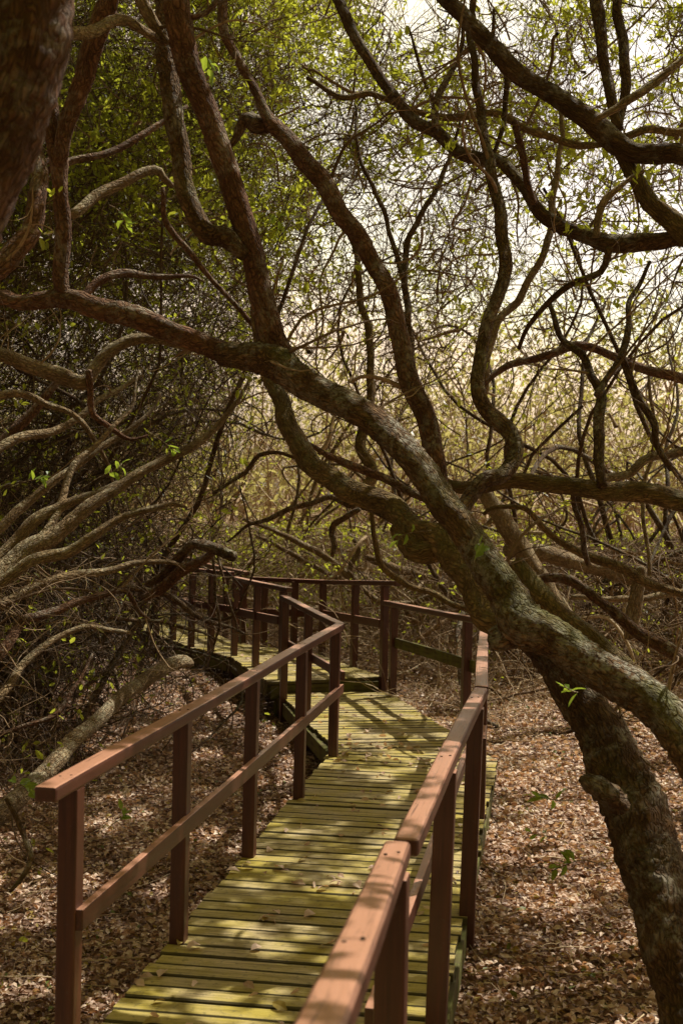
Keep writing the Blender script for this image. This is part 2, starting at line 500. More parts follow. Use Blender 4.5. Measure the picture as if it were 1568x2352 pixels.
# ------------------------------------------------------------------ ground
CL = [(-20, -4.6), (0, -1.0), (3.8, -.22), (7.9, .50), (10.4, -.03), (12.1, -.63), (13.0, -1.45), (14.4, -2.0), (16, -2.7), (20, -4.5), (60, -20)]
CLy = np.array([a for a, b in CL]); CLx = np.array([b for a, b in CL])
def path_x(y): return np.interp(y, CLy, CLx)
def sstep(t): t = np.clip(t, 0, 1); return t * t * (3 - 2 * t)
def gz(x, y):
    x = np.asarray(x, float); y = np.asarray(y, float)
    xp = path_x(y)
    right = -0.13 + 0.022 * np.clip(y - 8, 0, 10) + 0.10 * np.clip(x - xp - .75, 0, 9) * sstep((y - 6.5) / 3)
    left = -0.42 + 0.034 * np.clip(y - 4, 0, 14)
    s = sstep((x - xp + .5) / 1.0)
    z = left * (1 - s) + right * s
    z = z + 0.03 * np.sin(x * 2.3 + y * .7) * np.sin(y * 1.9 - x * .6) + 0.012 * np.sin(x * 7 + 1) * np.sin(y * 6.1)
    return z
def axis(a, b, fa, fb, st, stc):
    return np.unique(np.round(np.concatenate([np.arange(a, fa, stc), np.arange(fa, fb, st), np.arange(fb, b + .1, stc)]), 4))
gx = axis(-80, 80, -5, 6, .09, 3.0); gy = axis(-30, 150, 0, 18, .09, 3.0)
XX, YY = np.meshgrid(gx, gy)
ZZ = gz(XX, YY)
nx, ny = len(gx), len(gy)
ii = np.arange(nx * ny).reshape(ny, nx)
Qg = np.stack([ii[:-1, :-1], ii[:-1, 1:], ii[1:, 1:], ii[1:, :-1]], -1).reshape(-1, 4)
g = mk('ground', np.stack([XX, YY, ZZ], -1).reshape(-1, 3), [Qg], GROUND, None, None, True)
g['kind'] = 'structure'

def off_path(x, y, d):
    return np.abs(x - path_x(y)) > d

# fallen leaves covering the ground
n = 280000
ly = 2.4 + 15.5 * R.random(n) ** 1.15
lx = (R.random(n) * 2 - 1) * (0.33 * ly + 0.9)
keep = off_path(lx, ly, .42 + .10 * R.random(n))
keep &= R.random(n) < np.clip(1.25 - ly / 16, .35, 1)
lx, ly = lx[keep], ly[keep]
n = len(lx)
S = np.stack([lx, ly, gz(lx, ly) + 0.002 + 0.022 * R.random(n) ** 1.5], 1)
D = np.stack([R.standard_normal(n), R.standard_normal(n), 0.19 * R.standard_normal(n)], 1)
patch = 0.5 + 0.5 * np.sin(lx * 3.1 + 2 * np.sin(ly * 1.7)) * np.sin(ly * 2.7 + 1.3)
rn = np.clip(0.75 * R.random(n) ** .9 + 0.25 * patch, 0, 1)
painted_sun = sstep((ly - 6.5) / 3) * (lx > path_x(ly) + .4)  # sunlight put into the leaf colour, paler right of the path
rn = np.clip(rn * (1 + .25 * painted_sun) + .12 * painted_sun, 0, .90)
rn[R.random(n) < .035] = 0.955
rn[R.random(n) < .012] = 1.0
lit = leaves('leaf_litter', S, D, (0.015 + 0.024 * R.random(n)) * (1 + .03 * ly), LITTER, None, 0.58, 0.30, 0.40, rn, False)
tag(lit, 'thick layer of curled brown dry leaves covering the ground beside the boardwalk', 'leaf litter', kind='stuff')
# small dead sticks in the litter
n = 1500
sy = 3 + 12 * R.random(n); sx = (R.random(n) * 2 - 1) * (0.33 * sy + 0.8)
k_ = off_path(sx, sy, .62); sx, sy = sx[k_], sy[k_]; n = len(sx)
S = np.stack([sx, sy, gz(sx, sy) + .025], 1)
C = walk(S, np.stack([R.standard_normal(n), R.standard_normal(n), .02 * np.ones(n)], 1), 7, .02 + .05 * R.random(n), .12, np.zeros(3))
C[:, :, 2] = gz(C[:, :, 0], C[:, :, 1]) + .018 + .02 * R.random((n, 1)) + .01 * R.random((n, 7))
V, Q, rnd = tubes(C, taper(.0012 + .0035 * R.random(n) ** 3, 7, .5), 4)
o = mk('fallen_twigs', V, [Q], TWIGT, None, {'rnd': rnd}, True)
tag(o, 'thin dead twigs strewn over the brown leaf litter', 'twigs', kind='stuff')

# ------------------------------------------------------------------ timber
def beam(name, a, b, w, h, mat, parent, bev=0.006, up=Vector((0, 0, 1)), flip=False, segs=2):
    """board from a to b (centre line), width w across, height h along up"""
    a, b = Vector(a), Vector(b)
    x = (b - a); L = x.length; x.normalize()
    y = up.cross(x).normalized(); z = x.cross(y)
    bm = bmesh.new()
    bmesh.ops.create_cube(bm, size=1, matrix=Matrix.Diagonal((L, w, h, 1)))
    # cuts along the length with a little warp so that edges are not ruler straight
    if L > .5:
        long_e = [e for e in bm.edges if abs((e.verts[0].co - e.verts[1].co).x) > L * .5]
        bmesh.ops.subdivide_edges(bm, edges=long_e, cuts=5)
        p1, p2 = R.random() * 6, R.random() * 6
        for v in bm.verts:
            v.co.y += .0022 * math.sin(v.co.x * 2.2 + p1); v.co.z += .002 * math.sin(v.co.x * 1.9 + p2)
    sharp = [e for e in bm.edges if len(e.link_faces) == 2 and e.calc_face_angle(0) > .5]
    bmesh.ops.bevel(bm, geom=sharp, offset=bev, segments=segs, profile=.6, affect='EDGES', clamp_overlap=True)
    me = bpy.data.meshes.new(name); bm.to_mesh(me); bm.free()
    me.materials.append(mat)
    o = bpy.data.objects.new(name, me); COL.objects.link(o)
    M4 = Matrix((x, y, z)).transposed().to_4x4(); M4.translation = (a + b) / 2
    o.parent = parent
    o.matrix_parent_inverse = Matrix.Identity(4)
    o.matrix_local = parent.matrix_basis.inverted() @ M4 if parent else M4
    return o

def post(parent, x, y, z1, ang, z0=None, w=.06, d=.062, lean=(0, 0)):
    if z0 is None: z0 = float(gz(x, y)) - .08
    a = Vector((x - lean[0] * (z1 - z0), y, z0)); b = Vector((x, y, z1))
    return beam('post', a, b, w, d, RAILW, parent, .005, up=Vector((math.sin(ang), math.cos(ang), 0)))

def deck(name, label, poly, ang, z, pitch=.098, th=.028, gap=.007, xdir=None):
    """boards clipped to a convex outline; ang = turn of the boards from the x axis"""
    poly = [Vector(p) for p in poly]
    c = sum(poly, Vector((0, 0))) / len(poly)
    t = thing(name, label, 'boardwalk', 'stretches of the plank boardwalk', (c.x, c.y, z), ang)
    ca, sa = math.cos(-ang), math.sin(-ang)
    loc = [((p.x - c.x) * ca - (p.y - c.y) * sa, (p.x - c.x) * sa + (p.y - c.y) * ca) for p in poly]
    v0 = min(p[1] for p in loc); v1 = max(p[1] for p in loc)
    def span(v):
        xs = []
        for i in range(len(loc)):
            (x1, y1), (x2, y2) = loc[i], loc[(i + 1) % len(loc)]
            if (y1 - v) * (y2 - v) < 0: xs.append(x1 + (x2 - x1) * (v - y1) / (y2 - y1))
        return (min(xs), max(xs)) if len(xs) >= 2 else None
    bm = bmesh.new(); lay = bm.verts.layers.float.new('rnd'); led = bm.verts.layers.float.new('rim')
    v = v0
    while v < v1 - .02:
        a, b = v + gap / 2, min(v + pitch - gap / 2, v1 - .001)
        s0, s1 = span(a + .001), span(b - .001)
        if s0 and s1 and b - a > .02:
            jl, jr = .006 * R.standard_normal(), .006 * R.standard_normal()
            rn = R.random(); dz = .0018 * R.standard_normal(); tl = .0018 * R.standard_normal(); sk = .0015 * R.standard_normal()
            ns = 7
            rows = []
            for i in range(ns):
                f = i / (ns - 1)
                xa = (s0[0] + jl) * (1 - f) + (s0[1] + jr) * f; xb = (s1[0] + jl) * (1 - f) + (s1[1] + jr) * f
                wv = .0012 * math.sin(f * 7 + rn * 40)
                e = .005
                ring = [(xa, a + sk + wv, -th), (xa, a + sk + wv, -e), (xa, a + sk + wv + e, 0), (xa, a + sk + wv + .013, .0006), (xb, b + sk + wv - .013, tl + .0006), (xb, b + sk + wv - e, tl), (xb, b + sk + wv, tl - e), (xb, b + sk + wv, -th)]
                vs = []
                for qi, q in enumerate(ring):
                    vv = bm.verts.new((q[0], q[1], q[2] + dz)); vv[lay] = rn; vv[led] = 0.0 if qi in (3, 4) else 1.0; vs.append(vv)
                rows.append(vs)
            for i in range(ns - 1):
                for j in range(8):
                    bm.faces.new((rows[i][j], rows[i][(j + 1) % 8], rows[i + 1][(j + 1) % 8], rows[i + 1][j]))
            bm.faces.new(rows[0]); bm.faces.new(rows[-1])
        v += pitch
    bmesh.ops.recalc_face_normals(bm, faces=bm.faces)
    me = bpy.data.meshes.new('decking'); bm.to_mesh(me); bm.free(); me.materials.append(DECKW)
    o = bpy.data.objects.new('decking', me); COL.objects.link(o); o.parent = t
    return t

def V3(x, y, z): return Vector((x, y, z))
S1 = [(-1.45, -.6), (-.45, -.62), (.33, 4.0), (1.06, 7.88), (0.0, 8.10), (-.058, 7.90)]
S1 = [(-1.16, 1.1), (-.13, 1.0), (1.06, 7.86), (0.0, 8.08), (-.058, 7.88)]
d1 = deck('boardwalk', 'nearest straight stretch of mossy plank boardwalk between the two front handrails', S1, -rad(7.5), 0)
for (a, b) in (((-1.13, 1.15), (-.02, 7.86)), ((-.16, 1.05), (.99, 7.7))):
    beam('side_beam', V3(a[0] + .035, a[1], -.085), V3(b[0] + .02, b[1], -.085), .05, .11, BEAMW, d1)
S2 = [(0.0, 8.09), (1.06, 7.87), (.46, 10.52), (-.50, 10.40), (-.44, 10.1)]
S2 = [(0.004, 8.09), (1.06, 7.87), (.46, 10.60), (-.53, 10.55)]
d2 = deck('boardwalk', 'short turning stretch of plank boardwalk below the step', S2, rad(12), -.004)
beam('side_beam', V3(-.03, 8.12, -.09), V3(-.515, 10.5, -.09), .045, .11, BEAMW, d2)
beam('side_beam', V3(1.0, 8.0, -.09), V3(.44, 10.5, -.09), .045, .11, BEAMW, d2)
for x_, y_ in ((-.03, 8.2), (-.49, 10.35), (.5, 10.2)):
    beam('pile', V3(x_ + .05, y_, -.034), V3(x_ + .05, y_, -.5), .08, .08, BEAMW, d2, up=V3(0, 1, 0))
S3 = [(-.60, 10.32), (.43, 10.72), (.13, 11.4), (-.18, 12.24), (-1.07, 11.93)]
d3 = deck('boardwalk', 'raised plank stretch of boardwalk just beyond the step', S3, rad(20), .112)
beam('fascia', V3(-.575, 10.375, .012), V3(.42, 10.765, .012), .03, .125, BEAMW, d3)
beam('side_beam', V3(-.585, 10.42, .02), V3(-1.045, 11.92, .02), .05, .12, BEAMW, d3)
beam('side_beam', V3(.38, 10.80, .02), V3(-.20, 12.2, .02), .05, .12, BEAMW, d3)
for x_, y_ in ((-.56, 10.5), (-1.03, 11.85), (-.25, 12.1)):
    beam('pile', V3(x_ + .05, y_, -.042), V3(x_ + .05, y_, -.45), .08, .08, BEAMW, d3, up=V3(0, 1, 0))
S4 = [(-1.075, 11.94), (-.19, 12.25), (-1.06, 13.08), (-1.535, 12.62)]
d4 = deck('boardwalk', 'small corner stretch of plank boardwalk turning left under the branches', S4, rad(38), .108)
beam('side_beam', V3(-1.09, 11.98, .015), V3(-1.52, 12.60, .015), .05, .12, BEAMW, d4)
beam('pile', V3(-1.5, 12.55, -.042), V3(-1.5, 12.55, -.45), .08, .08, BEAMW, d4, up=V3(0, 1, 0))
S5 = [(-1.54, 12.63), (-1.065, 13.09), (-1.34, 13.7), (-1.75, 14.9), (-2.65, 14.8), (-2.1, 13.78)]
d5 = deck('boardwalk', 'farthest visible stretch of boardwalk half hidden by the left thicket', S5, rad(27), .104)
beam('side_beam', V3(-1.56, 12.67, .01), V3(-2.1, 13.78, .01), .05, .12, BEAMW, d5)
S6 = [(-2.66, 14.81), (-1.76, 14.91), (-2.6, 17.2), (-3.5, 16.9)]
d6 = deck('boardwalk', 'end of the boardwalk fading into the thicket on the left', S6, rad(20), .100)

GR = 'handrails along the boardwalk'
def rail_thing(label, x, y): return thing('handrail', label, 'handrail', GR, (x, y, 0))
aL = math.atan2(.80, 4.7)
# left front rail
t = rail_thing('long front left handrail with a square near end and five posts', -.4, 5.6)
beam('top_rail', P(104, 1826, 3.26), P(779, 1438, 7.97), .064, .043, RAILW, t, .009)
beam('mid_rail', P(182, 2112, 3.42), P(784, 1581, 8.0), .026, .062, RAILW, t, .004)
for px, y in ((152, 3.45), (417, 4.52), (575, 5.61), (690, 6.74), (768, 7.86)):
    q = G(px, 1153 + F * H / y, 0)
    b = P(103 + (779 - 103) * 0, 1826, y)
    f = (y - 3.26) / (7.97 - 3.26)
    a_, b_ = P(104, 1826, 3.26), P(779, 1438, 7.97)
    top = a_.lerp(b_, f)
    post(t, top.x + .0, y, top.z - .0215, aL, w=.058, d=.060)
def screws(parent, a, b, fs, zoff=.0225):
    for f in fs:
        c = a.lerp(b, f)
        for sgn in (-1, 1):
            bm = bmesh.new()
            bmesh.ops.create_cone(bm, cap_ends=True, segments=8, radius1=.0042, radius2=.0036, depth=.0022)
            me = bpy.data.meshes.new('screw'); bm.to_mesh(me); bm.free(); me.materials.append(CUT)
            o = bpy.data.objects.new('screw', me); COL.objects.link(o); o.parent = parent
            o.location = c + V3(.014 * sgn, .008 * sgn, zoff) - parent.location
screws(t, P(104, 1826, 3.26), P(779, 1438, 7.97), (.03, .268, .50, .74))
# second left rail
t = rail_thing('second left handrail descending from the corner post towards the step', -.2, 9)
a2, b2 = P(783, 1436, 8.03), P(650, 1372, 10.25)
beam('top_rail', a2 + V3(0, 0, -.005), b2, .062, .042, RAILW, t, .008)
beam('mid_rail', P(789, 1553, 8.0), P(662, 1478, 10.2), .026, .062, RAILW, t, .004)
ang2 = math.atan2(b2.x - a2.x, b2.y - a2.y)
for f in (.075, .50, .95):
    q = a2.lerp(b2, f); post(t, q.x, q.y, q.z - .021, ang2)
# third left rail, above the step
t = rail_thing('third left handrail starting at the step with dark capped end', -.8, 11)
a3, b3 = P(664, 1355, 10.3), P(540, 1328, 12.0)
beam('top_rail', a3, b3, .062, .042, RAILW, t, .008)
beam('mid_rail', P(640, 1425, 10.5), P(545, 1404, 11.95), .026, .075, RAILW, t, .004)
ang3 = math.atan2(b3.x - a3.x, b3.y - a3.y)
for f in (.09, .55, .98):
    q = a3.lerp(b3, f); post(t, q.x, q.y, q.z - .021, ang3)
# fourth left rail, curving away behind branches
t = rail_thing('far left handrail half hidden behind dark branches', -1.7, 13.2)
for (a, b) in ((V3(-1.08, 12.0, .93), V3(-1.55, 12.65, .92)), (V3(-1.56, 12.66, .915), V3(-2.12, 13.8, .91)), (V3(-2.13, 13.82, .905), V3(-2.7, 14.9, .90)), (V3(-2.71, 14.92, .90), V3(-3.5, 16.9, .90))):
    beam('top_rail', a, b, .062, .042, RAILW, t, .008)
    beam('mid_rail', a + V3(.03, 0, -.36), b + V3(.03, 0, -.36), .026, .07, RAILW, t, .004)
for x_, y_ in ((-1.31, 12.3), (-1.56, 12.7), (-1.83, 13.25), (-2.09, 13.75), (-2.4, 14.35), (-2.68, 14.9), (-3.08, 15.9)):
    post(t, x_, y_, .885, rad(-28))
# right front rails
t = rail_thing('nearest right handrail rising towards the viewer at the bottom edge', .1, 2)
a, b = P(787, 2252, 1.63), P(914, 1950, 2.74)
beam('top_rail', a + (a - b) * .45, b, .062, .045, RAILW, t, .014, segs=3)
q = a.lerp(b, .82); post(t, q.x + .005, 2.55, q.z - .024, aL, w=.066, d=.066)
q = a + (a - b) * .3; post(t, q.x, q.y, q.z - .024, aL)
screws(t, P(787, 2252, 1.63), P(914, 1950, 2.74), (.12, .82), .0245)
t = rail_thing('long right handrail with pale sun patches running to the bend', .4, 4)
a, b = P(930, 1944, 2.80), P(1102, 1590, 5.12)
beam('top_rail', a, b, .060, .045, RAILW, t, .011, segs=3)
for y in (3.72, 4.88):
    f = (y - 2.80) / (5.12 - 2.80); q = a.lerp(b, f)
    post(t, q.x + .004, y, q.z - .023, aL, w=.064, d=.066, lean=(.02, 0))
screws(t, P(930, 1944, 2.80), P(1102, 1590, 5.12), (.39, .88), .0245)
beam('mid_rail', P(850, 2343, 2.78), P(1079, 1710, 6.0), .026, .058, RAILW, t, .004)
t = rail_thing('right handrail stretch passing under the leaning trunk', .8, 6.5)
a, b = P(1104, 1585, 5.14), V3(1.03, 8.35, .885)
b = P(1111, 1434, 8.2)
beam('top_rail', a, b, .060, .043, RAILW, t, .010)
beam('mid_rail', V3(.74, 6.02, .47), V3(1.02, 8.3, .47), .026, .06, RAILW, t, .004)
for f in (.42, .93):
    q = a.lerp(b, f); post(t, q.x, q.y, q.z - .022, aL)
t = rail_thing('short right handrail beyond the bend left of the trunk', .8, 9.3)
a4, b4 = P(1100, 1425, 8.4), P(881, 1384, 10.75)
beam('top_rail', a4, b4, .062, .045, RAILW, t, .008)
beam('mid_rail', P(1088, 1531, 8.55), P(902, 1473, 10.5), .026, .085, BEAMW, t, .004)
for f in (.10, .86):
    q = a4.lerp(b4, f); post(t, q.x, q.y, q.z - .022, math.atan2(b4.x - a4.x, b4.y - a4.y))
t = rail_thing('back right handrail spanning the raised stretch above the step', 0, 11.6)
a5, b5, c5 = P(915, 1340, 10.45), P(742, 1336, 12.24), P(578, 1329, 13.0)
beam('top_rail', a5, b5 + V3(0, 0, 0), .062, .045, RAILW, t, .007)
beam('top_rail', b5 + V3(-.01, .01, 0), c5, .062, .045, RAILW, t, .007)
beam('mid_rail', P(873, 1432, 10.78), P(742, 1409, 12.2), .026, .075, RAILW, t, .004)
beam('mid_rail', P(740, 1409, 12.25), P(560, 1405, 13.05), .026, .075, RAILW, t, .004)
for (px, py, y) in ((884, 1350, 10.72), (816, 1350, 11.4), (742, 1350, 12.24), (677, 1350, 12.5), (609, 1350, 12.82), (560, 1350, 13.05)):
    q = P(px, py, y); post(t, q.x, y, a5.lerp(c5, (y - 10.4) / 2.7).z - .02, rad(-24))
t = rail_thing('far orange lit handrail behind the left thicket branches', -1.5, 14.3)
a6, b6 = P(568, 1317, 13.15), P(484, 1299, 14.7)
beam('top_rail', a6, b6, .062, .045, RAILW, t, .007)
beam('top_rail', b6, V3(-2.65, 17.2, .93), .062, .045, RAILW, t, .007)
beam('mid_rail', a6 + V3(0, 0, -.37), b6 + V3(0, 0, -.37), .026, .075, RAILW, t, .004)
for f in (.2, .55, .95):
    q = a6.lerp(b6, f); post(t, q.x, q.y, q.z - .02, rad(-20))

# loose leaves on the deck
proto = []
for i in range(6):
    o = leaves('fallen_leaf', np.zeros((1, 3)), np.array([[1, 0, 0.02]]), np.array([0.040 + .004 * i]), LITTER, None, .48 + .05 * (i % 3), .16, .3, np.array([[.15, .45, .7, .88, .955, .6][i]]).ravel(), False)
    proto.append(o.data); bpy.data.objects.remove(o)
cnt = 0
def drop_leaf(x, y, z, k):
    o = bpy.data.objects.new('fallen_leaf', proto[k]); COL.objects.link(o)
    o.location = (x, y, z + .007); o.rotation_euler = (.14 * R.standard_normal(), .12 * R.standard_normal(), 6.28 * R.random())
    s_ = .75 + .5 * R.random(); o.scale = (s_, s_, s_)
    tag(o, 'small dry curled leaf lying loose on the mossy boardwalk planks', 'leaf', 'dry leaves scattered on the boardwalk')
for i in range(240):
    y = 3.7 + 4.2 * R.random() ** 1.1
    if R.random() < .3: y = 7.6 + .8 * R.random()
    edge = R.random()
    xl, xr = -.058 + (y - 7.88) * .164, 1.06 + (y - 7.86) * .176
    if y > 8: xl, xr = .0 - (y - 8.09) * .215, 1.06 - (y - 7.87) * .22
    u = edge ** 1.4 if i % 3 else 1 - edge ** 1.6
    drop_leaf(xl + .04 + u * (xr - xl - .08), y, .0, i % 6)
for i in range(50):
    y = 8.4 + 2.0 * R.random(); u = R.random()
    drop_leaf(-(y - 8.09) * .215 + .04 + u * .9, y, 0, i % 6)
for i in range(36):
    y = 10.9 + 1.1 * R.random(); u = R.random()
    drop_leaf(-.60 - (y - 10.4) * .3 + .1 + u * .75, y, .112, i % 6)

# ------------------------------------------------------------------ trees beside the path (traced limb by limb)
def down(pts):            # foot of a trunk carried on to the ground outside the picture
    return [(*P(a, b, y), .5 * w * y / F) for a, b, w, y in pts]
def tree(name, label, cat='tree', group=None, base=(0, 0, 0)):
    return thing(name, label, cat, group)
T1 = tree('leaning_tree', 'big lichen covered tree leaning across the boardwalk from the right foreground')
limb('trunk', [(1615, 2520, 165), (1590, 2348, 158), (1552, 2200, 150), (1508, 2024, 150), (1466, 1901, 152), (1414, 1774, 138), (1378, 1690, 112), (1330, 1610, 92), (1275, 1520, 84), (1225, 1452, 80)], BARKD, T1, 3.5, 4.35, k=28, per=.014, lump=.13)
limb('trunk', [(1800, 2080, 130), (1690, 1880, 118), (1590, 1735, 104), (1500, 1622, 98), (1400, 1548, 92), (1290, 1478, 90), (1200, 1435, 100), (1160, 1370, 84), (1112, 1285, 74), (1070, 1215, 68), (1024, 1160, 68), (959, 1075, 66), (894, 995, 68), (814, 935, 68), (700, 885, 74), (630, 828, 80), (560, 815, 62), (510, 808, 52)], BARK, T1, 3.35, 5.0, k=28, per=.014, lump=.10,
     end_extra=(down([(2060, 2950, 190, 3.1), (2000, 2650, 160, 3.15), (1910, 2340, 142, 3.25)]), []))
limb('limb', [(700, 880, 40), (640, 810, 72), (618, 750, 60), (585, 625, 52), (558, 500, 54), (512, 360, 56), (465, 240, 56), (425, 125, 60), (408, 0, 60), (395, -160, 58), (400, -420, 50), (440, -800, 40)], BARKR, T1, 4.95, 4.7, k=22, per=.018, lump=.08)
limb('limb', [(560, 590, 30), (525, 552, 48), (478, 535, 48), (442, 475, 46), (418, 400, 44), (405, 300, 44), (392, 185, 44), (380, 100, 42), (372, -20, 40), (340, -300, 34)], BARK, T1, 4.85, 5.2, k=18, per=.018)
limb('limb', [(600, 815, 60), (525, 808, 50), (425, 775, 48), (325, 735, 50), (215, 700, 50), (160, 685, 46), (50, 695, 38), (0, 685, 35), (-120, 700, 30), (-300, 640, 24)], BARKR, T1, 5.0, 5.2, k=18, per=.018)
limb('limb', [(150, 690, 34), (145, 650, 38), (145, 525, 36), (135, 425, 34), (132, 350, 44), (118, 225, 34), (100, 160, 30), (80, 0, 28), (60, -200, 20)], BARKR, T1, 5.1, 5.0, k=14, per=.02)
limb('limb', [(135, 380, 34), (150, 300, 38), (172, 240, 42), (200, 150, 46), (235, 50, 48), (262, -40, 44), (300, -250, 36)], BARKR, T1, 5.05, 4.7, k=14, per=.02)
limb('limb', [(1235, 1470, 60), (1165, 1440, 64), (1119, 1415, 62), (1084, 1350, 66), (1044, 1285, 66), (1010, 1240, 62), (955, 1215, 58), (909, 1172, 56), (849, 1145, 52), (799, 1125, 52), (755, 1095, 48), (710, 1055, 48), (672, 995, 45), (650, 930, 40), (628, 890, 36), (600, 800, 32), (590, 700, 26)], BARK2, T1, 4.45, 5.9, k=18, per=.018, lump=.12)
limb('burl', [(1035, 1205, 30), (1005, 1238, 66), (972, 1252, 72), (940, 1236, 62), (905, 1200, 40)], BARK2, T1, 4.9, 5.0, k=20, per=.012, lump=.22)
limb('stub', [(1185, 1440, 60), (1150, 1462, 62), (1124, 1470, 44)], BARK, T1, 4.2, 4.2, k=14, per=.014, lump=.2)
limb('stub', [(1425, 1850, 60), (1385, 1815, 60), (1350, 1792, 42), (1338, 1784, 26)], BARKD, T1, 3.84, 3.80, k=14, per=.012, lump=.28)
limb('limb', [(1012, 1150, 40), (1000, 1100, 48), (994, 1050, 48), (986, 985, 48), (954, 910, 46), (932, 835, 44), (914, 765, 42), (894, 690, 42), (859, 600, 42), (814, 530, 42), (784, 490, 42), (725, 400, 42), (665, 325, 40), (632, 285, 36), (600, 240, 24), (560, 160, 22), (525, 100, 22), (515, 40, 22), (505, -60, 20), (480, -250, 14)], BARKR, T1, 5.0, 6.0, k=18, per=.02)
limb('limb', [(640, 290, 22), (598, 288, 38), (565, 270, 30), (540, 320, 18), (510, 350, 12)], BARKD, T1, 5.7, 5.8, k=12, per=.02, lump=.2)
limb('limb', [(1060, 1190, 30), (1070, 1155, 36), (1104, 1105, 38), (1149, 1095, 38), (1182, 1050, 38), (1175, 1005, 38), (1144, 965, 38), (1109, 920, 36), (1092, 875, 33), (1104, 810, 32), (1115, 745, 30), (1149, 675, 30), (1159, 600, 30), (1149, 525, 30), (1139, 450, 28), (1129, 390, 26), (1116, 325, 22), (1094, 225, 20), (1091, 150, 18), (1080, 60, 16), (1090, -80, 12)], BARKD, T1, 4.7, 6.0, k=14, per=.02)

T2 = tree('horizontal_limb_tree', 'tree reaching in from the right edge with one thick level mossy limb')
limb('trunk', [(2350, 2000, 130), (2300, 1650, 110), (2180, 1400, 95), (1980, 1260, 70), (1780, 1190, 58), (1568, 1152, 52), (1484, 1135, 50), (1384, 1125, 46), (1309, 1115, 42), (1234, 1108, 38), (1159, 1108, 36), (1084, 1120, 32), (1030, 1112, 24), (985, 1085, 16)], BARK2, T2, 5.4, 5.6, k=18, per=.02)
limb('limb', [(1378, 1118, 22), (1374, 1035, 24), (1379, 960, 26), (1376, 905, 24), (1354, 860, 18), (1329, 810, 18), (1290, 770, 15), (1262, 700, 12)], BARKD, T2, 5.5, 6.2, k=10, per=.03)
limb('limb', [(1376, 910, 20), (1399, 850, 15), (1424, 815, 17), (1440, 760, 15), (1450, 690, 12), (1490, 600, 8)], BARKD, T2, 5.7, 6.2, k=10, per=.03)
limb('limb', [(1424, 820, 17), (1459, 905, 18), (1500, 970, 18), (1509, 1015, 16), (1540, 1080, 12)], BARKD, T2, 5.8, 5.8, k=10, per=.03)
limb('limb', [(1370, 1105, 16), (1444, 1090, 17), (1484, 1052, 18), (1568, 1032, 18), (1680, 1000, 14)], BARKT, T2, 5.75, 6.1, k=10, per=.03)

T3 = tree('upper_right_tree', 'dark gnarled tree whose heavy limbs cross the bright upper right corner')
limb('trunk', [(2250, 2200, 150), (2200, 1600, 130), (2050, 1000, 115), (1850, 560, 90), (1700, 395, 60), (1568, 358, 46), (1509, 355, 44), (1449, 345, 44), (1399, 318, 50), (1349, 275, 48), (1304, 245, 44), (1234, 200, 42), (1174, 155, 44), (1124, 100, 42), (1064, 40, 38), (1015, -10, 36), (940, -120, 30), (820, -300, 22)], BARKD, T3, 5.2, 5.6, k=18, per=.02)
limb('limb', [(1409, 310, 26), (1429, 360, 30), (1454, 415, 34), (1484, 460, 38), (1524, 490, 44), (1575, 535, 50), (1680, 640, 54), (1850, 900, 60), (2080, 1150, 60)], BARK2, T3, 5.55, 5.3, k=16, per=.02)
limb('limb', [(1418, 300, 24), (1394, 200, 26), (1384, 100, 26), (1369, 0, 28), (1350, -150, 24), (1340, -400, 16)], BARKD, T3, 5.6, 6.0, k=12, per=.03)
limb('limb', [(1422, 290, 20), (1434, 210, 22), (1429, 100, 24), (1419, 0, 22), (1440, -200, 18)], BARKD, T3, 5.7, 6.1, k=12, per=.03)
limb('limb', [(1369, 276, 10), (1400, 258, 14), (1434, 230, 18), (1484, 198, 16), (1568, 138, 13), (1680, 60, 10)], BARKT, T3, 5.1, 5.2, k=10, per=.02, lump=.2)

T4 = tree('curving_tree', 'slender dark tree with one limb sweeping from the top centre down to the right')
limb('trunk', [(2150, 1900, 80), (2050, 1300, 70), (1880, 800, 60), (1700, 580, 48), (1568, 545, 40), (1524, 552, 40), (1459, 562, 44), (1399, 558, 44), (1349, 540, 38), (1284, 515, 34), (1234, 480, 30), (1194, 425, 26), (1149, 372, 27), (1104, 363, 30), (1054, 345, 30), (999, 303, 30), (949, 280, 30), (914, 240, 28), (874, 175, 26), (824, 100, 26), (784, 25, 26), (755, -60, 22), (700, -250, 16)], BARKD, T4, 5.0, 6.6, k=14, per=.02)
limb('limb', [(1229, 470, 16), (1209, 400, 18), (1190, 330, 17), (1179, 280, 15)], BARKR, T4, 5.75, 5.7, k=10, per=.02, lump=.15)
limb('limb', [(996, 300, 16), (1004, 225, 17), (1040, 165, 14), (1059, 100, 10), (1062, 20, 7)], BARKD, T4, 6.1, 6.3, k=10, per=.03)
limb('limb', [(1005, 240, 10), (975, 190, 9), (955, 120, 7), (935, 60, 5)], BARKD, T4, 6.15, 6.2, k=8, per=.03)
limb('limb', [(1399, 570, 18), (1375, 625, 16), (1320, 650, 15), (1262, 690, 14), (1224, 735, 12), (1190, 800, 9)], BARKD, T4, 5.3, 5.6, k=10, per=.03)
limb('limb', [(1366, 540, 14), (1372, 500, 14), (1388, 455, 14), (1440, 420, 9), (1480, 395, 7)], BARKT, T4, 5.25, 5.3, k=10, per=.02)

T5 = tree('shadowy_trunk_tree', 'out of focus brown trunk filling the top left corner')
limb('trunk', [(110, -700, 170), (95, -300, 180), (70, -40, 180), (45, 150, 176), (5, 330, 165), (-50, 480, 160), (-150, 800, 170), (-250, 1300, 180), (-330, 2000, 200), (-380, 2700, 220)], BARKR, T5, 2.35, 2.5, k=24, per=.015)

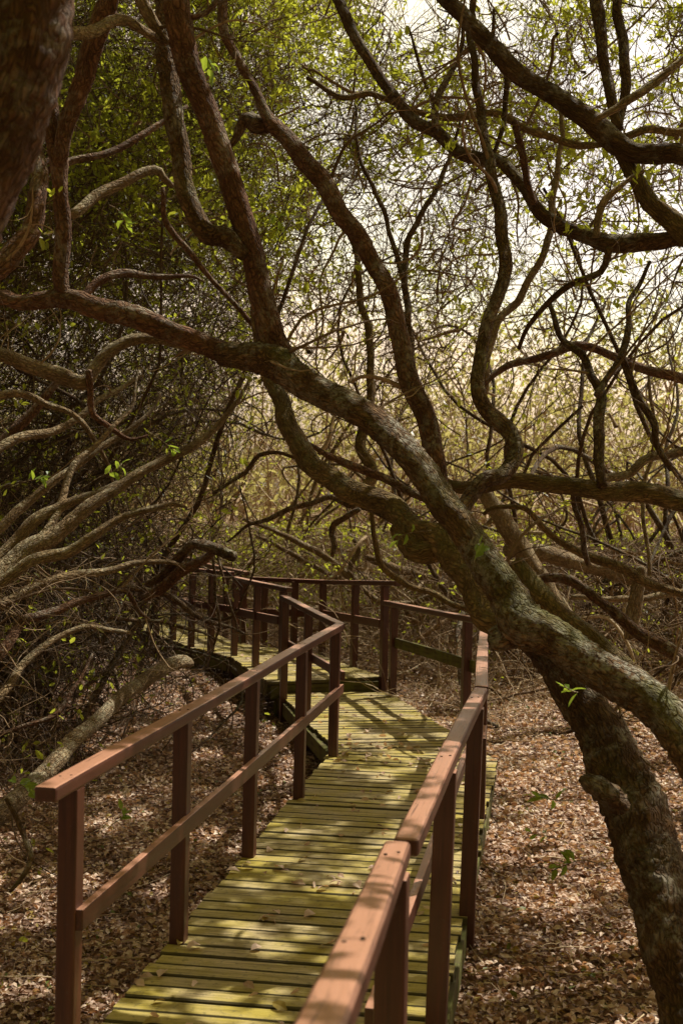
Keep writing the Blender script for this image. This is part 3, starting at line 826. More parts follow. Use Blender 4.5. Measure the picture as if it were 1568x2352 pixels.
T6 = tree('left_thicket_tree', 'pale barked bushy tree spreading many long limbs in from the left edge')
limb('limb', [(-420, 1900, 60), (-200, 1500, 50), (-60, 1372, 44), (0, 1320, 40), (65, 1262, 36), (125, 1232, 32), (200, 1165, 27), (280, 1115, 22), (360, 1065, 19), (440, 1025, 16), (490, 985, 13), (540, 930, 9), (570, 880, 6)], BARKT, T6, 5.0, 6.4, k=14, per=.02)
limb('limb', [(-420, 1890, 40), (-180, 1420, 32), (0, 1275, 26), (75, 1200, 24), (140, 1165, 20), (200, 1140, 15), (270, 1105, 9)], BARKT, T6, 5.3, 6.2, k=12, per=.02)
limb('limb', [(-400, 1900, 40), (-150, 1480, 30), (40, 1310, 22), (110, 1275, 23), (165, 1262, 22), (225, 1225, 19), (280, 1190, 15), (350, 1170, 13), (395, 1155, 9), (430, 1165, 6)], BARKT, T6, 5.1, 5.8, k=12, per=.02)
limb('limb', [(-400, 1950, 50), (-150, 1680, 34), (-10, 1520, 27), (40, 1435, 24), (100, 1410, 21), (200, 1380, 17), (280, 1355, 14), (320, 1400, 9), (345, 1420, 6)], BARKR, T6, 5.0, 6.5, k=12, per=.02)
limb('limb', [(-250, 700, 30), (-100, 775, 26), (0, 810, 26), (65, 840, 28), (140, 865, 31), (190, 874, 30), (222, 838, 26), (280, 790, 24), (325, 778, 21), (400, 790, 14), (440, 805, 8)], BARKT, T6, 6.2, 6.6, k=12, per=.02, lump=.14)
limb('limb', [(205, 850, 16), (213, 900, 15), (215, 950, 14), (260, 990, 12), (300, 1010, 8), (340, 1000, 5)], BARKR, T6, 6.4, 6.6, k=10, per=.03)
limb('limb', [(165, 492, 20), (250, 435, 20), (350, 392, 18), (370, 405, 15), (396, 428, 11)], BARKT, T6, 5.8, 6.2, k=10, per=.03)
limb('limb', [(120, 390, 16), (160, 370, 17), (275, 340, 16), (370, 285, 14), (430, 240, 8)], BARKR, T6, 5.8, 6.3, k=10, per=.03)
limb('limb', [(165, 700, 18), (190, 680, 20), (225, 650, 21), (285, 622, 20), (350, 635, 14), (430, 635, 9), (470, 650, 5)], BARKR, T6, 5.9, 6.3, k=10, per=.03)
limb('limb', [(370, 430, 10), (374, 470, 12), (385, 515, 14), (440, 580, 14), (500, 660, 12), (575, 740, 11), (620, 790, 8)], BARKR, T6, 5.9, 6.0, k=10, per=.03)
limb('limb', [(150, 85, 24), (200, 75, 26), (265, 45, 22), (312, 60, 18), (370, 100, 16)], BARKT, T6, 4.5, 4.9, k=12, per=.02, lump=.2)
limb('limb', [(300, -60, 20), (325, 0, 22), (352, 50, 22), (380, 95, 16)], BARKT, T6, 4.8, 4.9, k=12, per=.02, lump=.16)
limb('limb', [(430, 40, 15), (480, 20, 14), (512, -15, 13), (560, -100, 10)], BARKR, T6, 4.8, 5.0, k=10, per=.02, lump=.16)
limb('limb', [(-80, 660, 46), (0, 612, 50), (32, 580, 50), (75, 525, 44), (85, 440, 40), (92, 375, 34), (85, 280, 26)], BARKR, T6, 4.5, 4.8, k=14, per=.02, lump=.13)
limb('limb', [(-60, 1120, 28), (10, 1010, 28), (60, 960, 24), (100, 920, 20), (150, 860, 14)], BARKR, T6, 6.8, 7.0, k=10, per=.03)
limb('limb', [(-60, 480, 18), (10, 400, 16), (80, 385, 14), (150, 330, 10)], BARKR, T6, 5.4, 5.8, k=10, per=.03)

for pts_, a__, b__ in (
    ([(-300, 1500, 26), (-120, 1290, 22), (0, 1215, 19), (100, 1120, 17), (220, 1040, 13), (330, 960, 9), (370, 900, 5)], 5.8, 6.8),
    ([(-200, 1480, 24), (0, 1385, 19), (120, 1335, 17), (240, 1308, 14), (350, 1290, 11), (440, 1305, 6)], 6.0, 7.0),
    ([(-150, 1110, 24), (-50, 1055, 21), (60, 1000, 18), (150, 980, 15), (250, 905, 11), (330, 860, 6)], 6.2, 7.2),
    ([(-120, 1700, 22), (0, 1600, 17), (60, 1520, 15), (125, 1468, 13), (210, 1440, 11), (300, 1452, 7)], 6.0, 7.0),
    ([(60, 1270, 18), (130, 1180, 16), (160, 1090, 13), (240, 1000, 10), (300, 930, 7), (320, 850, 4)], 5.9, 6.6),
    ([(-60, 930, 18), (40, 900, 15), (110, 930, 13), (180, 960, 11), (235, 1040, 8), (260, 1110, 5)], 6.4, 6.8)):
    limb('limb', pts_, BARKT, T6, a__, b__, k=10, per=.025)
lg = limb('fallen_limb', [(440, 1522, 20), (425, 1520, 30), (372, 1535, 35), (298, 1588, 34), (213, 1662, 34), (133, 1742, 40), (64, 1816, 46), (-10, 1875, 50), (-140, 1960, 56)], BARKT, None, 7.4, 4.6, k=16, per=.02, lump=.14)
tag(lg, 'long pale lichen spotted dead limb lying low over the leaf litter on the left', 'dead limb')
lg = limb('bare_branch', [(0, 1683, 10), (80, 1662, 11), (138, 1636, 12), (165, 1588, 10), (190, 1540, 8), (215, 1500, 5)], BARKR, None, 6.2, 6.6, k=8, per=.03)
tag(lg, 'thin crooked bare branch above the fallen pale limb at left', 'branch')
lg = limb('bare_branch', [(10, 1835, 9), (37, 1885, 13), (62, 1935, 13), (76, 1976, 13), (55, 2013, 11), (25, 2045, 8)], BARKD, None, 4.1, 4.0, k=10, per=.02)
tag(lg, 'curved dark bare branch hanging beneath the fallen limb at lower left edge', 'branch')
lg = limb('broken_limb', [(340, 1345, 14), (370, 1328, 18), (410, 1285, 22), (440, 1247, 22), (480, 1256, 24), (520, 1272, 24), (542, 1279, 22)], BARKD, None, 7.2, 6.8, k=14, per=.015, lump=.2)
tag(lg, 'dark broken limb with a sawn end pointing right above the far handrail', 'broken limb')
lg2 = limb('broken_limb', [(330, 1375, 14), (370, 1345, 22), (420, 1312, 24), (470, 1285, 22), (500, 1262, 18)], BARKR, None, 7.1, 6.95, k=14, per=.015, lump=.2)
tag(lg2, 'reddish snapped limb crossing just below the sawn dark limb', 'broken limb')
def br(label, pts, mat, a, b, name='bare_branch', k=8):
    o = limb(name, pts, mat, None, a, b, k=k, per=.03, wob=.008)
    tag(o, label, 'branch'); return o
br('dark thin branch reaching right across the boardwalk posts and ending above the planks', [(280, 1345, 12), (353, 1359, 12), (412, 1384, 14), (451, 1412, 12), (502, 1432, 10), (550, 1452, 6), (562, 1456, 4)], BARKD, 7.6, 8.2)
br('short drooping branch tip low over the far planks at left', [(250, 1415, 9), (294, 1424, 9), (378, 1430, 9), (429, 1440, 9), (465, 1452, 6), (492, 1466, 4)], BARKD, 8.0, 8.4)
br('hanging vine like stem dropping straight past the far handrail', [(485, 1230, 5), (488, 1280, 6), (494, 1345, 7), (505, 1423, 7), (498, 1460, 6), (488, 1490, 4)], BARKD, 7.8, 8.0)
br('second hanging stem just right of the straight hanging vine', [(498, 1240, 5), (505, 1283, 6), (519, 1362, 6), (541, 1429, 5), (543, 1450, 4)], BARKD, 7.8, 7.8)
br('black branch arching left from the burl over the golden clearing', [(930, 1215, 16), (900, 1188, 17), (850, 1165, 16), (800, 1158, 15), (755, 1146, 14), (700, 1158, 13), (650, 1174, 12), (600, 1195, 10), (560, 1215, 7), (520, 1245, 4)], BARKD, 5.6, 6.4)
br('hooked black branch stub hanging above the middle handrail', [(830, 1170, 14), (795, 1186, 14), (766, 1200, 15), (758, 1225, 14), (764, 1252, 12), (760, 1275, 9)], BARKD, 5.7, 5.8)
br('angular black branch in the dark gap left of the mossy limb', [(490, 1128, 7), (530, 1108, 9), (565, 1085, 10), (590, 1047, 10), (650, 1046, 9), (700, 1060, 7), (760, 1085, 5)], BARKD, 6.2, 6.4)
br('winding branch falling right from the clearing behind the short handrail', [(850, 1150, 10), (859, 1200, 12), (864, 1275, 14), (899, 1322, 15), (984, 1358, 15), (1040, 1390, 14), (1084, 1408, 13)], BARK2, 8.6, 8.8)
br('long sinuous branch descending right below the level mossy limb', [(1110, 1180, 8), (1134, 1162, 10), (1199, 1165, 12), (1249, 1215, 15), (1324, 1265, 20), (1409, 1295, 24), (1484, 1340, 22), (1568, 1365, 20), (1700, 1400, 18)], BARK2, 6.4, 6.6)
br('thick gnarled branch twisting low across the right side behind the leaning trunk', [(1190, 1345, 16), (1264, 1330, 22), (1320, 1338, 23), (1374, 1375, 23), (1424, 1415, 28), (1490, 1470, 32), (1568, 1518, 34), (1700, 1580, 36)], BARKR, 5.9, 5.4, k=12)
o = limb('upright_stump', [(1475, 1300, 22), (1469, 1330, 30), (1460, 1380, 34), (1452, 1430, 38), (1448, 1470, 40)], BARKT, None, 6.8, 6.8, k=14, per=.02)
tag(o, 'short pale lichen mottled upright stump at the right among branches', 'stump')
o = limb('fallen_log', [(1160, 1262, 30), (1199, 1265, 38), (1260, 1275, 40), (1349, 1298, 36), (1430, 1325, 30), (1500, 1345, 20)], BARKT, None, 10.5, 10.8, k=16, per=.03)
tag(o, 'sunlit tan fallen trunk lying behind the leaning tree', 'log')
o = limb('slanting_tree', [(1110, 1130, 30), (1145, 1180, 44), (1190, 1250, 46), (1234, 1320, 46), (1300, 1420, 44), (1380, 1530, 40)], BARKT, None, 9.5, 9.3, k=16, per=.03)
tag(o, 'sunlit grey tan stem leaning behind the fork of the big tree', 'tree')
o = limb('slanting_tree', [(1180, 1290, 40), (1225, 1355, 56), (1290, 1420, 58), (1349, 1465, 56), (1430, 1530, 50), (1560, 1640, 50)], BARK2, None, 5.6, 5.0, k=16, per=.02,
    end_extra=([], down([(1700, 1790, 56, 4.95), (1840, 1990, 64, 4.9), (1940, 2250, 74, 4.85)])))
tag(o, 'mossy brown stem slanting parallel just behind the big leaning trunk', 'tree')
mids = [
    ('pale branched stem standing left of centre in the bright gap', [(830, 1130, 30), (854, 1085, 28), (829, 1015, 26), (850, 900, 20), (849, 785, 18), (830, 700, 16), (820, 600, 14), (790, 500, 10)], 9.0, 9.6, BARK2),
    ('slim dark stem rising right of the russet limb and forking high', [(960, 900, 16), (934, 720, 16), (934, 575, 15), (959, 500, 13), (1009, 425, 11), (1040, 330, 8), (1060, 260, 5)], 8.0, 8.6, BARKD),
    ('thin dark stem curving beside the slim forked stem', [(925, 640, 12), (909, 575, 12), (884, 500, 11), (849, 415, 10), (820, 330, 8), (815, 240, 5)], 8.2, 8.6, BARKD),
    ('pale lichen stem slanting up behind the dark upright limb', [(1110, 900, 22), (1134, 750, 19), (1199, 675, 18), (1249, 575, 17), (1269, 475, 16), (1284, 350, 13), (1290, 240, 9)], 7.4, 7.8, BARKT),
    ('long level branch passing behind the upper right limbs', [(700, 180, 10), (780, 220, 13), (860, 215, 14), (939, 255, 15), (1010, 268, 16), (1084, 264, 16), (1134, 258, 16), (1199, 295, 18), (1259, 315, 17), (1374, 332, 17), (1480, 300, 18), (1568, 300, 18), (1700, 290, 16)], 7.0, 7.4, BARK2),
    ('short dark prong above the fork of the slender curving tree', [(1134, 350, 9), (1144, 325, 10), (1164, 250, 13), (1158, 170, 13), (1130, 90, 10), (1135, 20, 7)], 6.3, 6.4, BARKD),
    ('wavy branch running level from the upright limb to the right edge', [(1110, 890, 9), (1164, 842, 16), (1224, 826, 17), (1294, 796, 22), (1360, 800, 20), (1430, 830, 20), (1500, 850, 22), (1568, 870, 24), (1700, 900, 22)], 6.6, 7.0, BARKR),
    ('bowed branch low at centre behind the mossy limb', [(700, 1020, 10), (784, 1060, 17), (844, 1078, 19), (900, 1110, 20), (949, 1135, 20), (1000, 1165, 14)], 6.6, 6.0, BARKR),
    ('golden curved branch at the back of the sunny clearing', [(560, 1190, 8), (640, 1225, 12), (700, 1250, 14), (760, 1290, 16), (800, 1320, 16), (860, 1370, 14)], 12.5, 13.0, BARKT),
    ('second golden branch arching beneath the first in the clearing', [(590, 1230, 8), (660, 1265, 11), (720, 1300, 12), (800, 1335, 12), (850, 1330, 10)], 13.5, 13.5, BARKT),
    ('sunlit forked stump like branch standing in the clearing', [(800, 1340, 14), (806, 1300, 13), (822, 1270, 12), (812, 1235, 11)], 13.0, 13.0, BARKT),
    ('curved tan branch dipping behind the raised handrail at centre right', [(840, 1280, 16), (880, 1295, 20), (930, 1310, 20), (990, 1330, 17), (1060, 1345, 13)], 12.5, 12.0, BARKT),
    ('low sunlit branch curving under the back handrail', [(800, 1310, 10), (840, 1360, 12), (880, 1385, 16), (940, 1385, 15), (1000, 1372, 13), (1080, 1390, 10)], 12.2, 11.8, BARKT),
    ('dark branch rising right from the level mossy limb to the stump', [(1300, 1100, 10), (1330, 1190, 13), (1345, 1260, 14), (1350, 1300, 12)], 6.2, 6.4, BARKD),
    ('thin upright pole like stem at the far right edge', [(1490, 1320, 9), (1480, 1220, 10), (1478, 1120, 10), (1500, 1000, 9), (1490, 850, 8)], 7.2, 7.5, BARKT),
    ('sunlit pale branch lying level near the right edge', [(1310, 1370, 12), (1390, 1378, 14), (1470, 1372, 16), (1568, 1360, 16), (1700, 1350, 14)], 8.4, 8.6, BARKT),
]
for lb, pts, a, b, mt in mids:
    br(lb, pts, mt, a, b, name='background_branch', k=10)

# gaps in the leaf roof: places on the ground that see the sun
MX0, MY0, MS = -6.0, 1.0, .02
GAP = np.zeros((900, 650), bool)       # rows: y, columns: x
RG = np.random.default_rng(5)
def sun_share(x, y):
    xp = path_x(y)
    s_ = .5
    if abs(x - xp) < .75: s_ = .62 if y > 5.2 else .36
    elif x < xp: s_ = .07 + .10 * (y > 7)
    if x < xp - .7 and y < 6.5: s_ = .16
    if x < -1.75 and y < 7: s_ = 1.3
    if y < 3.7: s_ = 1.0
    if x > xp + .6: s_ = .62
    if x > xp + .6 and y > 6.2: s_ = 1.3
    if y > 10.8 and x > -2.4: s_ = 1.6
    if math.hypot((x - 1.15) / .42, (y - 4.5) / .8) < 1: s_ = .85
    if math.hypot((x + 1.25) / .28, (y - 5.6) / .3) < 1: s_ = .7
    return s_ * (.55 + .75 * (math.sin(x * 3.3 + 1.7 * math.sin(y * 2.1)) * math.sin(y * 2.6 + x) > -.25))
for _ in range(10500):
    x, y = MX0 + 12.9 * RG.random(), MY0 + 17.9 * RG.random()
    deck_ = abs(x - path_x(y)) < .75 and y < 10.6
    if RG.random() > sun_share(x, y) * (.95 if deck_ else .40): continue
    a_, b_ = .075 + .14 * RG.random() ** 1.6, .10 + .26 * RG.random() ** 1.6
    if deck_: a_ *= .62; b_ *= .60
    i0, j0 = int((y - MY0) / MS), int((x - MX0) / MS); w_ = int(b_ * 1.3 / MS) + 2
    yy_, xx_ = np.mgrid[max(0, i0 - w_):min(900, i0 + w_), max(0, j0 - w_):min(650, j0 + w_)]
    dx_, dy_ = (xx_ * MS + MX0 - x), (yy_ * MS + MY0 - y)
    th_ = rad(SUN_AZ) + .5 * RG.standard_normal()
    p_, q_ = dx_ * math.cos(th_) - dy_ * math.sin(th_), dx_ * math.sin(th_) + dy_ * math.cos(th_)
    GAP[max(0, i0 - w_):min(900, i0 + w_), max(0, j0 - w_):min(650, j0 + w_)] |= (p_ / a_) ** 2 + (q_ / b_) ** 2 < 1
def in_gap(Pt):
    t_ = Pt[..., 2] / SUND.z
    u_ = Pt[..., 0] - SUND.x * t_; v_ = Pt[..., 1] - SUND.y * t_
    i_ = ((v_ - MY0) / MS).astype(int); j_ = ((u_ - MX0) / MS).astype(int)
    ok_ = (i_ >= 0) & (i_ < 900) & (j_ >= 0) & (j_ < 650)
    return ok_ & GAP[np.clip(i_, 0, 899), np.clip(j_, 0, 649)] & (Pt[..., 2] > 1.35)
def stop_at_gaps(C, share=1.0):
    """twigs end where they would grow into a gap of light"""
    bad = in_gap(C)
    if share < 1: bad &= (R.random(len(C)) < share)[:, None]
    keep_ = ~bad[:, :3].any(1)
    C, bad = C[keep_], bad[keep_]
    stop = np.where(bad.any(1), bad.argmax(1) - 1, C.shape[1] - 1)
    # the rest of a stopped twig is squeezed into its last stretch
    n_ = C.shape[1]
    f = np.linspace(0, 1, n_)[None] * stop[:, None]
    i_ = np.floor(f).astype(int); i2 = np.minimum(i_ + 1, n_ - 1); fr = (f - i_)[..., None]
    ar = np.arange(len(C))[:, None]
    return C[ar, i_] * (1 - fr) + C[ar, i2] * fr, keep_

# side branches and twigs growing from the traced trees
def to_batch(paths, n=10):
    C, Rr = [], []
    for cen, r in paths:
        m_ = max(1, int(len(cen) * .02 / .9))
        for j in range(m_):
            i0 = int(j * (len(cen) - 1) / m_); i1 = int((j + 1) * (len(cen) - 1) / m_)
            if i1 - i0 < 4: continue
            ix = np.linspace(i0, i1, n).astype(int)
            C.append(cen[ix]); Rr.append(r[ix])
    return np.array(C), np.array(Rr)

def above(C, lo, hi):
    z = C[:, -1, 2]; return (z > lo) & (z < hi)

def clear_view(C, lim=3.6):
    """no stray twig right in front of the viewer or across the walkway"""
    x, y, z = C[:, :, 0], C[:, :, 1], C[:, :, 2]
    near = (y < lim) & (np.abs(x) < .45 * y + .3) & (z < 1.67 + .5 * y + .3)
    walk_ = (np.abs(x - path_x(y)) < .68) & (z < 1.95) & (y < 15)
    side = (x > path_x(y) - 1.5) & (x < path_x(y)) & (z < 1.25) & (y > 8) & (y < 14.5)      # cut back beside the far handrails
    side = side & (R.random(len(C)) < .8)[:, None]
    return ~(near | walk_ | side).any(1)

for T, per, tf in ((T1, 3, .35), (T2, 4, .3), (T3, 3, .6), (T4, 4, .6), (T6, 3, .25)):
    C0, R0 = to_batch(PATHS[T.name])
    keep_ = C0[:, :, 2].mean(1) > 1.0
    C0, R0 = C0[keep_], R0[keep_]
    S, D, rr, _ = spawn(C0, R0, per, 0.0, 1.4, .35)
    r1 = np.minimum(rr * .35, .004 + .009 * R.random(len(S)))
    C1 = walk(S, D, 12, .05 + .07 * R.random(len(S)), .22, np.array([0, .02, .03]))
    ok = clear_view(C1); C1, r1 = C1[ok], r1[ok]
    C1, ok = stop_at_gaps(C1); r1 = r1[ok]
    R1 = taper(r1, 12, .3)
    V, Q, rnd = tubes(C1, R1, 5)
    V2s, Q2s = [V], [Q]; rn2 = [rnd]; off = len(V)
    S, D, rr, _ = spawn(C1, R1, 5, .2, 1.2, .1)
    C2 = walk(S, D, 8, .03 + .04 * R.random(len(S)), .28, np.array([0, 0, .02]))
    ok = clear_view(C2, 3.2); C2 = C2[ok]; r2 = np.minimum(rr[ok] * .6, .0032)
    C2, ok = stop_at_gaps(C2); r2 = r2[ok]
    V, Q, rnd = tubes(C2, taper(r2, 8, .4), 3)
    V2s.append(V); Q2s.append(Q + off); rn2.append(rnd)
    mk('twigs', np.vstack(V2s), [np.vstack(Q2s)], TWIG, T, {'rnd': np.concatenate(rn2)}, True)
    nl = int(len(C2) * tf)
    pick = R.integers(0, len(C2), nl)
    pick = pick[R.random(nl) < np.clip((C2[pick, -1, 2] - 1.2) / 3, .15, 1)]
    Sl = C2[pick, -1]; Dl = C2[pick, -1] - C2[pick, -3] + .03 * R.standard_normal((len(pick), 3))
    Sl = np.repeat(Sl, 4, 0) + .012 * R.standard_normal((len(Sl) * 4, 3)); Dl = np.repeat(Dl, 4, 0) + .035 * R.standard_normal((len(Dl) * 4, 3))
    leaves('foliage', Sl, Dl, .035 + .022 * R.random(len(Sl)), LEAF, T)

# ------------------------------------------------------------------ the tangled wood all around
def grove(name, label, group, roots, lean, hgt, nper1=6, nper2=6, leafn=5, leaf_lo=2.2, mat1=BARKD, twm=TWIG, r0=(.018, .04), curl=.22, tw_curl=.32, twr=.0042, low=.25):
    """one many-stemmed tree: stems, branches, twigs and leaves"""
    t = thing(name, label, 'tree', group)
    S = np.array([(x, y, float(gz(x, y)) - .05) for x, y in roots])
    N = len(S)
    D = np.array(lean)[None] + .35 * R.standard_normal((N, 3)); D[:, 2] = np.abs(D[:, 2]) + .4
    n0 = 22
    C0 = walk(S, D, n0, hgt / n0 * (.8 + .5 * R.random(N)), curl, np.array([lean[0] * .02, lean[1] * .02, .035]))
    ra = r0[0] + (r0[1] - r0[0]) * R.random(N) ** 1.6
    R0 = taper(ra, n0, .3)
    lowl = ((C0[:, :, 0] > -2.6) & (C0[:, :, 0] < -.6) & (C0[:, :, 1] < 8.6) & (C0[:, :, 2] < 1.3)).any(1)
    C0, R0 = C0[~lowl], R0[~lowl]
    wk = ((np.abs(C0[:, :, 0] - path_x(C0[:, :, 1])) < .62) & (C0[:, :, 2] < 2.0)).any(1)
    C0, R0 = C0[~wk], R0[~wk]
    if len(C0) == 0:
        bpy.data.objects.remove(t); return None
    V, Q, rnd = tubes(C0, R0, 8)
    N = len(C0)
    L = np.repeat(np.tile(np.linspace(0, hgt * .28, n0), N), 8)
    aa = np.tile(np.arange(8) * 2 * np.pi / 8, N * n0)
    bc = np.stack([np.cos(aa) * .03, np.sin(aa) * .03, L + np.repeat(R.random(N) * 9, n0 * 8)], 1)
    mk('stems', V, [Q], mat1, t, {'bark_co': bc, 'rnd': rnd}, True)
    S, D, rr, _ = spawn(C0, R0, nper1, low, 1.5, .25)
    n1 = 14
    C1 = walk(S, D, n1, .07 + .08 * R.random(len(S)), curl * 1.35, np.array([0, -.01, .03]))
    R1 = taper(np.minimum(rr * .6, .006 + .012 * R.random(len(S)) ** 2), n1, .3)
    ok = clear_view(C1); C1, R1 = C1[ok], R1[ok]
    C1, ok = stop_at_gaps(C1, .8); R1 = R1[ok]
    V1, Q1, q1 = tubes(C1, R1, 5)
    S, D, rr, _ = spawn(C1, R1, nper2, .1, 1.3, .08)
    n2 = 9
    C2 = walk(S, D, n2, .035 + .045 * R.random(len(S)), tw_curl, np.array([0, 0, .02]))
    ok = clear_view(C2); C2, rr = C2[ok], rr[ok]
    C2, ok = stop_at_gaps(C2); rr = rr[ok]
    R2 = taper(np.minimum(rr * .7, twr * (.6 + .8 * R.random(len(C2)))), n2, .45)
    V2, Q2, q2 = tubes(C2, R2, 3)
    mk('twigs', np.vstack([V1, V2]), [np.vstack([Q1, Q2 + len(V1)])], twm, t, {'rnd': np.concatenate([q1 * .6, q2])}, True)
    if leafn:
        z = C2[:, -1, 2]
        pr = np.clip((z - leaf_lo) / 1.6, .05, 1)
        pk = np.where(R.random(len(C2)) < pr)[0]
        pk = np.repeat(pk, leafn)
        ti = R.integers(n2 // 2, n2, len(pk))
        Sl = C2[pk, ti] + .010 * R.standard_normal((len(pk), 3))
        Dl = (C2[pk, np.minimum(ti, n2 - 1)] - C2[pk, ti - 2]) + .05 * R.standard_normal((len(pk), 3))
        if len(Sl): leaves('foliage', Sl, Dl, .034 + .024 * R.random(len(Sl)), LEAF, t)
    return t

def ring(n, cx, cy, s): return [(cx + s * R.standard_normal(), cy + s * R.standard_normal()) for _ in range(n)]
# left thicket: dense, dark, leaning right
LB = 'slim crooked tree of the dark thicket left of the boardwalk'
for (cx, cy) in [(-3.5, 8.8), (-3.6, 9.4), (-2.7, 9.8), (-3.4, 11.0), (-2.6, 11.2), (-4.4, 11.8), (-3.3, 12.6), (-4.4, 13.8), (-3.6, 14.6), (-4.9, 15.6), (-2.2, 9.0), (-5.4, 12.5)]:
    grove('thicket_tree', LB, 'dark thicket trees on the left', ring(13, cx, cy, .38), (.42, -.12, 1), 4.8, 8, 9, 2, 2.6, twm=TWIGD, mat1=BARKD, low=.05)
# behind the boardwalk in the centre
for (cx, cy) in [(-3.2, 17.5), (-1.6, 16.4), (-.4, 15.8), (.9, 15.6), (-1.0, 18.6), (.6, 18.2), (2.2, 16.8), (-2.6, 20.5), (1.4, 21)]:
    grove('back_tree', 'thin multi stemmed tree with yellow green leaves behind the end of the boardwalk', 'thin trees behind the boardwalk', ring(7, cx, cy, .5), (.1, -.1, 1), 3.9, 6, 5, 4, .8, twm=TWIG, mat1=BARKT)
# right hand side wood
for (cx, cy) in [(2.4, 11.5), (3.3, 10.2), (1.9, 13.2), (3.4, 12.6), (4.3, 12.0), (2.9, 15.0), (4.6, 14.4), (5.4, 13.4)]:
    grove('right_tree', 'tangled sinuous tree in the bright wood right of the boardwalk', 'tangled trees on the right', ring(7, cx, cy, .42), (-.22, -.05, 1), 5.0, 9, 7, 5, 2.2, twm=TWIG, mat1=BARKD, low=.1)

# ------------------------------------------------------------------ masses of fine twigs and leaves
def cloud(name, label, cat, S, D, n, step, r, curl, mat, k=3, trop=(0, 0, .01), child=0, flt=True, lf=None, gaps=1.0, lim=3.6):
    C = walk(S, D, n, step, curl, np.array(trop))
    if flt:
        ok = clear_view(C, lim); C = C[ok]; r = r[ok]
    C, ok = stop_at_gaps(C, gaps); r = r[ok]
    Vs, Qs, rs, off = [], [], [], 0
    RR = taper(r, n, .4)
    V, Q, q = tubes(C, RR, k); Vs.append(V); Qs.append(Q); rs.append(q); off += len(V)
    tips = C
    if child:
        S2, D2, rr, _ = spawn(C, RR, child, .1, 1.3, .05)
        C2 = walk(S2, D2, 7, .03 + .04 * R.random(len(S2)), curl * 1.2, np.array(trop))
        if flt:
            ok = clear_view(C2, lim); C2 = C2[ok]; rr = rr[ok]
        C2, ok = stop_at_gaps(C2, gaps); rr = rr[ok]
        V, Q, q = tubes(C2, taper(np.minimum(rr * .7, .0028), 7, .5), 3)
        Vs.append(V); Qs.append(Q + off); rs.append(q)
        tips = C2
    o = mk(name, np.vstack(Vs), [np.vstack(Qs)], mat, None, {'rnd': np.concatenate(rs)}, True)
    tag(o, label, cat, kind='stuff')
    return o, tips
def foliage_on(name, label, tips, prob, per, size, mat=None, spread=.02, rndf=None, gaps=True):
    m_ = tips.shape[1]
    pk = np.where(R.random(len(tips)) < prob)[0]
    pk = np.repeat(pk, per)
    ti = R.integers(m_ // 2, m_, len(pk))
    S = tips[pk, ti] + spread * R.standard_normal((len(pk), 3))
    D = tips[pk, ti] - tips[pk, ti - 1] + .045 * R.standard_normal((len(pk), 3))
    if gaps:
        ok = ~in_gap(S); S, D = S[ok], D[ok]
    o = leaves(name, S, D, size[0] + size[1] * R.random(len(S)), mat or LEAF, None, rnd=None if rndf is None else rndf(len(S)))
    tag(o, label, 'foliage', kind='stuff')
    return o
def box(n, x0, x1, y0, y1, z0, z1):
    return np.stack([x0 + (x1 - x0) * R.random(n), y0 + (y1 - y0) * R.random(n), z0 + (z1 - z0) * R.random(n)], 1)
def clumpy(S, thr, sc_=1.0, seed=0.0):
    """keep points inside the denser pockets of a smooth field"""
    x, y, z = S.T * sc_
    f = np.sin(1.9 * x + 1.3 * np.sin(1.1 * z + seed) + seed) * np.sin(1.7 * y + 1.1 * np.sin(1.6 * x + 2 * seed)) + .7 * np.sin(2.3 * z + 1.2 * x - .8 * y + seed) + .5 * np.sin(4.1 * x + 3.7 * y - 3 * z) 
    return f > thr

# dark thicket on the left: x to the left of a slanting edge
n = 42000
S = box(n, -6.0, .6, 7.6, 16.5, -.2, 7.4)
edge = -.105 * S[:, 1] + .05 * (S[:, 2] - 2.0) * (S[:, 2] > 2)
p_in = 1 / (1 + np.exp((S[:, 0] - edge) / .22))
S = S[(R.random(n) < p_in) & (S[:, 2] > gz(S[:, 0], S[:, 1]))]
n = len(S)
D = np.array([.55, -.15, .55]) + .9 * R.standard_normal((n, 3))
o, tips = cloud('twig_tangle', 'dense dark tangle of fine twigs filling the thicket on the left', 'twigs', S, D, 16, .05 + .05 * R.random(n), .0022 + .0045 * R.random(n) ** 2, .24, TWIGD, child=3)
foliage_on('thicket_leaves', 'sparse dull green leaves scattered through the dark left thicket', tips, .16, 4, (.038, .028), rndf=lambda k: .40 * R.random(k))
# close-in thicket at the left edge above the fallen limb
n = 1500
S = box(n, -3.4, -1.2, 4.6, 8.2, .0, 4.5)
S = S[(S[:, 0] < -.27 * S[:, 1] + .1) ]
n = len(S)
o, tips = cloud('twig_tangle', 'loose twigs hanging at the left edge above the pale fallen limb', 'twigs', S, np.array([.4, 0, .4]) + .9 * R.standard_normal((n, 3)), 14, .04 + .04 * R.random(n), .0015 + .003 * R.random(n) ** 2, .24, TWIG, child=3)
foliage_on('thicket_leaves', 'few fresh leaves on the twigs at the left edge', tips, .08, 3, (.03, .025), rndf=lambda k: .7 * R.random(k))

